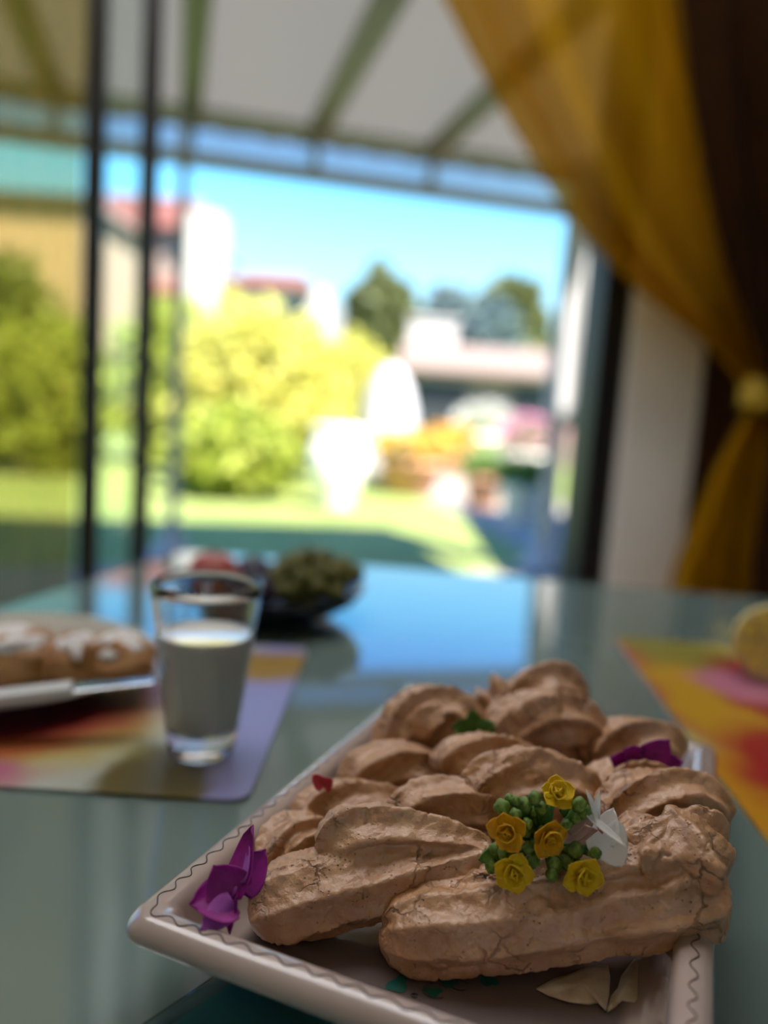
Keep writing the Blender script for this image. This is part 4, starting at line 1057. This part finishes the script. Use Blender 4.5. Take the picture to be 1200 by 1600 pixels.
# ================================================================== plate, pastries and knife
pc = np.array([-.262, .535]); pz = TZ + .0024
plate_m = principled('cream_plate', (.42, .39, .34), .2, Coat_Weight=.5)
prof = [(.0005, .002), (.055, .002), (.058, 0), (.062, .001), (.066, .005), (.085, .011), (.104, .0155), (.106, .0165), (.1055, .0182), (.102, .0178), (.084, .0135), (.066, .008), (.060, .0058), (.0005, .0055)]
pl = mesh_obj('dessert_plate', *lathe(prof, 80, (pc[0], pc[1], pz)), plate_m); tag(pl, 'cream plate of sugared pastries on the left placemat', 'plate')
dough = mottled('fried_dough', [(.3, (.24, .10, .03)), (.5, (.36, .17, .05)), (.7, (.48, .26, .10))], 45, .6, .001)
sugar = mottled('icing_sugar', [(.3, (.62, .58, .55)), (.7, (.78, .75, .73))], 200, .95, .0006)
def lump(name, c, rad, seed, mat, parent=None, rough=.22, n=20, zmin=None):
    V = []; F = []
    for i in range(n + 1):
        ph = pi * i / n
        for j in range(2 * n):
            t = pi * j / n
            d = Vector((sin(ph) * cos(t), sin(ph) * sin(t), cos(ph)))
            k = 1 + rough * noise.noise(d * 1.7 + Vector((seed, 0, 0))) + rough * .4 * noise.noise(d * 5 + Vector((seed, 3, 0)))
            p = np.array(c) + np.array(d) * k * np.array(rad)
            if zmin is not None: p[2] = max(p[2], zmin)
            V.append(p)
    m_ = 2 * n
    F = [(i * m_ + j, (i + 1) * m_ + j, (i + 1) * m_ + (j + 1) % m_, i * m_ + (j + 1) % m_) for i in range(n) for j in range(m_)]
    return mesh_obj(name, V, F, mat, parent)
def pastry(px, py, y, rx, ry, rz, label, seed):
    c = at_d(px, py, y); bz = pz + .0062
    e_ = empty('sugared_pastry', (c[0], c[1], bz)); tag(e_, label, 'pastry', 'pastries on the plate')
    h = max(rz, (c[2] - bz))
    lump('dough', (c[0], c[1], bz + h * .98), (rx, ry, h), seed, dough, e_, .25, zmin=bz)
    lump('sugar_dusting', (c[0] + rx * .05, c[1] - ry * .1, bz + h * 1.48), (rx * .62, ry * .70, h * .60), seed + 1, sugar, e_, .35)
pastry(18, 1042, .53, .036, .028, .018, 'sugared pastry at the left edge of the plate', 3)
pastry(118, 1044, .53, .020, .024, .018, 'narrow sugared pastry in the middle of the plate', 9)
pastry(182, 1044, .535, .027, .026, .018, 'sugared pastry nearest the milk glass', 14)
kn = empty('table_knife', at_d(110, 1092, .462)); tag(kn, 'steel table knife resting across the rim of the plate', 'knife')
kp0, kp1 = at_d(-120, 1104, .452), at_d(112, 1076, .468)
kp2 = at_d(240, 1064, .480)
steel = principled('steel', (.62, .63, .65), .18, Metallic=1.0)
kd = (kp2 - kp0) / np.linalg.norm(kp2 - kp0); ks = np.cross(kd, [0, 0, 1.0]); ks /= np.linalg.norm(ks)
def bar(p, q, w0, w1, t, name, mat):
    u = np.array([0, 0, 1.0])
    o = MB().hull8([p - ks * w0 - u * t, q - ks * w1 - u * t, q + ks * w1 - u * t, p + ks * w0 - u * t, p - ks * w0 + u * t, q - ks * w1 + u * t, q + ks * w1 + u * t, p + ks * w0 + u * t]).build(name, mat, kn, bevel=.001)
    return o
bar(kp0, kp1, .0085, .0075, .0030, 'handle', principled('handle_grey', (.55, .54, .52), .35))
bar(kp1 + kd * .001, kp2, .0075, .0050, .0009, 'blade', steel)

# ================================================================== fruit bowl
fc = on_table(415, 992); fz = TZ + .0003
fc = np.array([-.108, .755])
bowl_m = principled('black_glazed_bowl', (.010, .010, .014), .22)
prof = [(.0005, 0), (.045, 0), (.047, .003), (.070, .010), (.086, .020), (.0945, .031), (.095, .033), (.092, .0325), (.082, .022), (.066, .0125), (.044, .007), (.0005, .006)]
bw = mesh_obj('fruit_bowl', *lathe(prof, 72, (fc[0], fc[1], fz)), bowl_m); tag(bw, 'black glazed fruit bowl behind the milk glass', 'bowl')
def fruit(name, label, cat, dx, dy, dz, r, mat, stemmed=True, squash=.92, group=None):
    c = np.array([fc[0] + dx, fc[1] + dy, fz + dz])
    e_ = empty(name, (c[0], c[1], c[2] - r * squash)); tag(e_, label, cat, group)
    prof = []
    for i in range(19):
        t = pi * i / 18
        rr = r * sin(t) * (1 + .08 * cos(t)); zz = -r * squash * cos(t)
        dip = .22 * r * math.exp(-(rr / (r * .28)) ** 2)
        zz += dip if t < pi / 2 else -dip
        prof.append((max(rr, .0004), zz))
    mesh_obj('flesh', *lathe(prof, 36, c, wob=lambda t, z: 1 + .02 * sin(5 * t)), mat, e_)
    if stemmed: mesh_obj('stalk', *tube([c + np.array([0, 0, r * squash * .72]), c + np.array([.002, 0, r * squash * 1.05])], [.0012, .0010], 6), M['trunk'], e_)
APR = mottled('red_apple_skin', [(.3, (.30, .03, .02)), (.55, (.42, .08, .05)), (.75, (.55, .28, .16))], 22, .28)
PLM = mottled('plum_skin', [(.3, (.02, .012, .03)), (.7, (.05, .03, .06))], 30, .35)
fruit('apple', 'red apple at the left of the black bowl', 'apple', -.050, -.012, .0375, .0265, APR)
fruit('plum', 'dark plum between the apple and the grapes', 'plum', -.006, -.040, .0300, .0200, PLM)
fruit('plum', 'dark plum at the back left of the black bowl', 'plum', -.020, .036, .0310, .0210, PLM)
GRP = leafy('grape_skin', (.09, .085, .01), (.14, .13, .018), (.20, .18, .03), 60, .2)
gp = empty('grape_bunch', (fc[0] + .045, fc[1] + .002, fz + .008)); tag(gp, 'olive green bunch of grapes heaped at the right of the black bowl', 'grapes')
gv, gf = lathe([(.0005, -.0105), (.005, -.009), (.0082, -.005), (.0092, 0), (.0082, .005), (.005, .009), (.0005, .0105)], 14)
g_me = bpy.data.meshes.new('grape'); g_me.from_pydata(gv, [], gf); g_me.materials.append(GRP); g_me.polygons.foreach_set('use_smooth', [True] * len(gf))
gcn = np.array([fc[0] + .046, fc[1] + .004, fz + .036]); r = random.Random(5); spots_ = []
tries = 0
while len(spots_) < 46 and tries < 4000:
    tries += 1
    d = np.array([r.uniform(-1, 1), r.uniform(-1, 1), r.uniform(-1, 1)])
    if d @ d > 1: continue
    p = gcn + d * np.array([.040, .044, .024])
    rb = np.hypot(p[0] - fc[0], p[1] - fc[1])
    if p[2] - fz - .0106 < np.interp(rb + .006, [0, .044, .066, .082, .092, .12], [.006, .007, .0125, .022, .0325, .05]): continue
    if all(np.linalg.norm(p - q) > .0145 for q in spots_): spots_.append(p)
for p in spots_:
    o = bpy.data.objects.new('grape', g_me); link(o); o.parent = gp; o.location = Vector(p) - gp.location
    o.rotation_euler = (r.uniform(0, 3), r.uniform(0, 3), 0)
mesh_obj('stalk', *tube(smooth_path([gcn + np.array([-.01, 0, -.01]), gcn + np.array([-.005, 0, .022]), gcn + np.array([-.012, .004, .036])], 8), .0015, 6), M['trunk'], gp)

# ================================================================== halved lemon
lc_ = at_d(1208, 1005, .655); lr = .0315
lc_[2] = max(lc_[2], TZ + .0022 + lr * .99)
lem = empty('halved_lemon', (lc_[0], lc_[1], TZ + .0022)); tag(lem, 'halved lemon with its cut face towards the viewer on the right placemat', 'lemon')
axis = Vector((-.12, -1, .02)).normalized()
B3 = basis(axis.orthogonal(), axis)
def turned(V): return [np.array(B3 @ Vector(v)) + lc_ for v in V]
rind = mottled('lemon_rind', [(.3, (.62, .50, .16)), (.7, (.72, .58, .22))], 60, .45, .0006)
prof = [(.0005, -.040), (.006, -.039), (.014, -.035), (.023, -.025), (.029, -.012), (lr, 0), (lr - .001, .0006), (lr - .0045, .0002), (.0005, 0)]
V, F = lathe(prof, 48); mesh_obj('rind', turned(V), F, rind, lem)
flesh = leafy('lemon_flesh', (.88, .72, .06), (.92, .80, .14), (.94, .86, .26), 120, .25)
for k in range(9):
    t0, t1 = 2 * pi * k / 9 + .05, 2 * pi * (k + 1) / 9 - .05
    pts = [(.0035, (t0 + t1) / 2)] + [(lr - .0052, t) for t in np.linspace(t0 + .05, t1 - .05, 7)]
    V = [(q * cos(t), q * sin(t), .0002) for q, t in pts] + [(q * .96 * cos(t), q * .96 * sin(t), .0012) for q, t in pts]; n = len(pts)
    F = [tuple(range(n, 2 * n)), tuple(range(n))[::-1]] + [(i, (i + 1) % n, n + (i + 1) % n, n + i) for i in range(n)]
    mesh_obj('segment', turned(V), F, flesh, lem, smooth=False)
V, F = lathe([(.0002, -.003), (.0012, -.0018), (.0016, 0), (.001, .002), (.0002, .003)], 10)
s_ = at_d(1186, 998, .652)
for dx, dz in ((-.0125, .004), (.008, -.010)):
    mesh_obj('seed', [v + np.array(lc_) + np.array([dx, 0, dz]) + np.array(axis) * .0015 for v in np.array(V)], F, principled('lemon_seed', (.16, .12, .04), .5), lem)

bpy.context.view_layer.update()
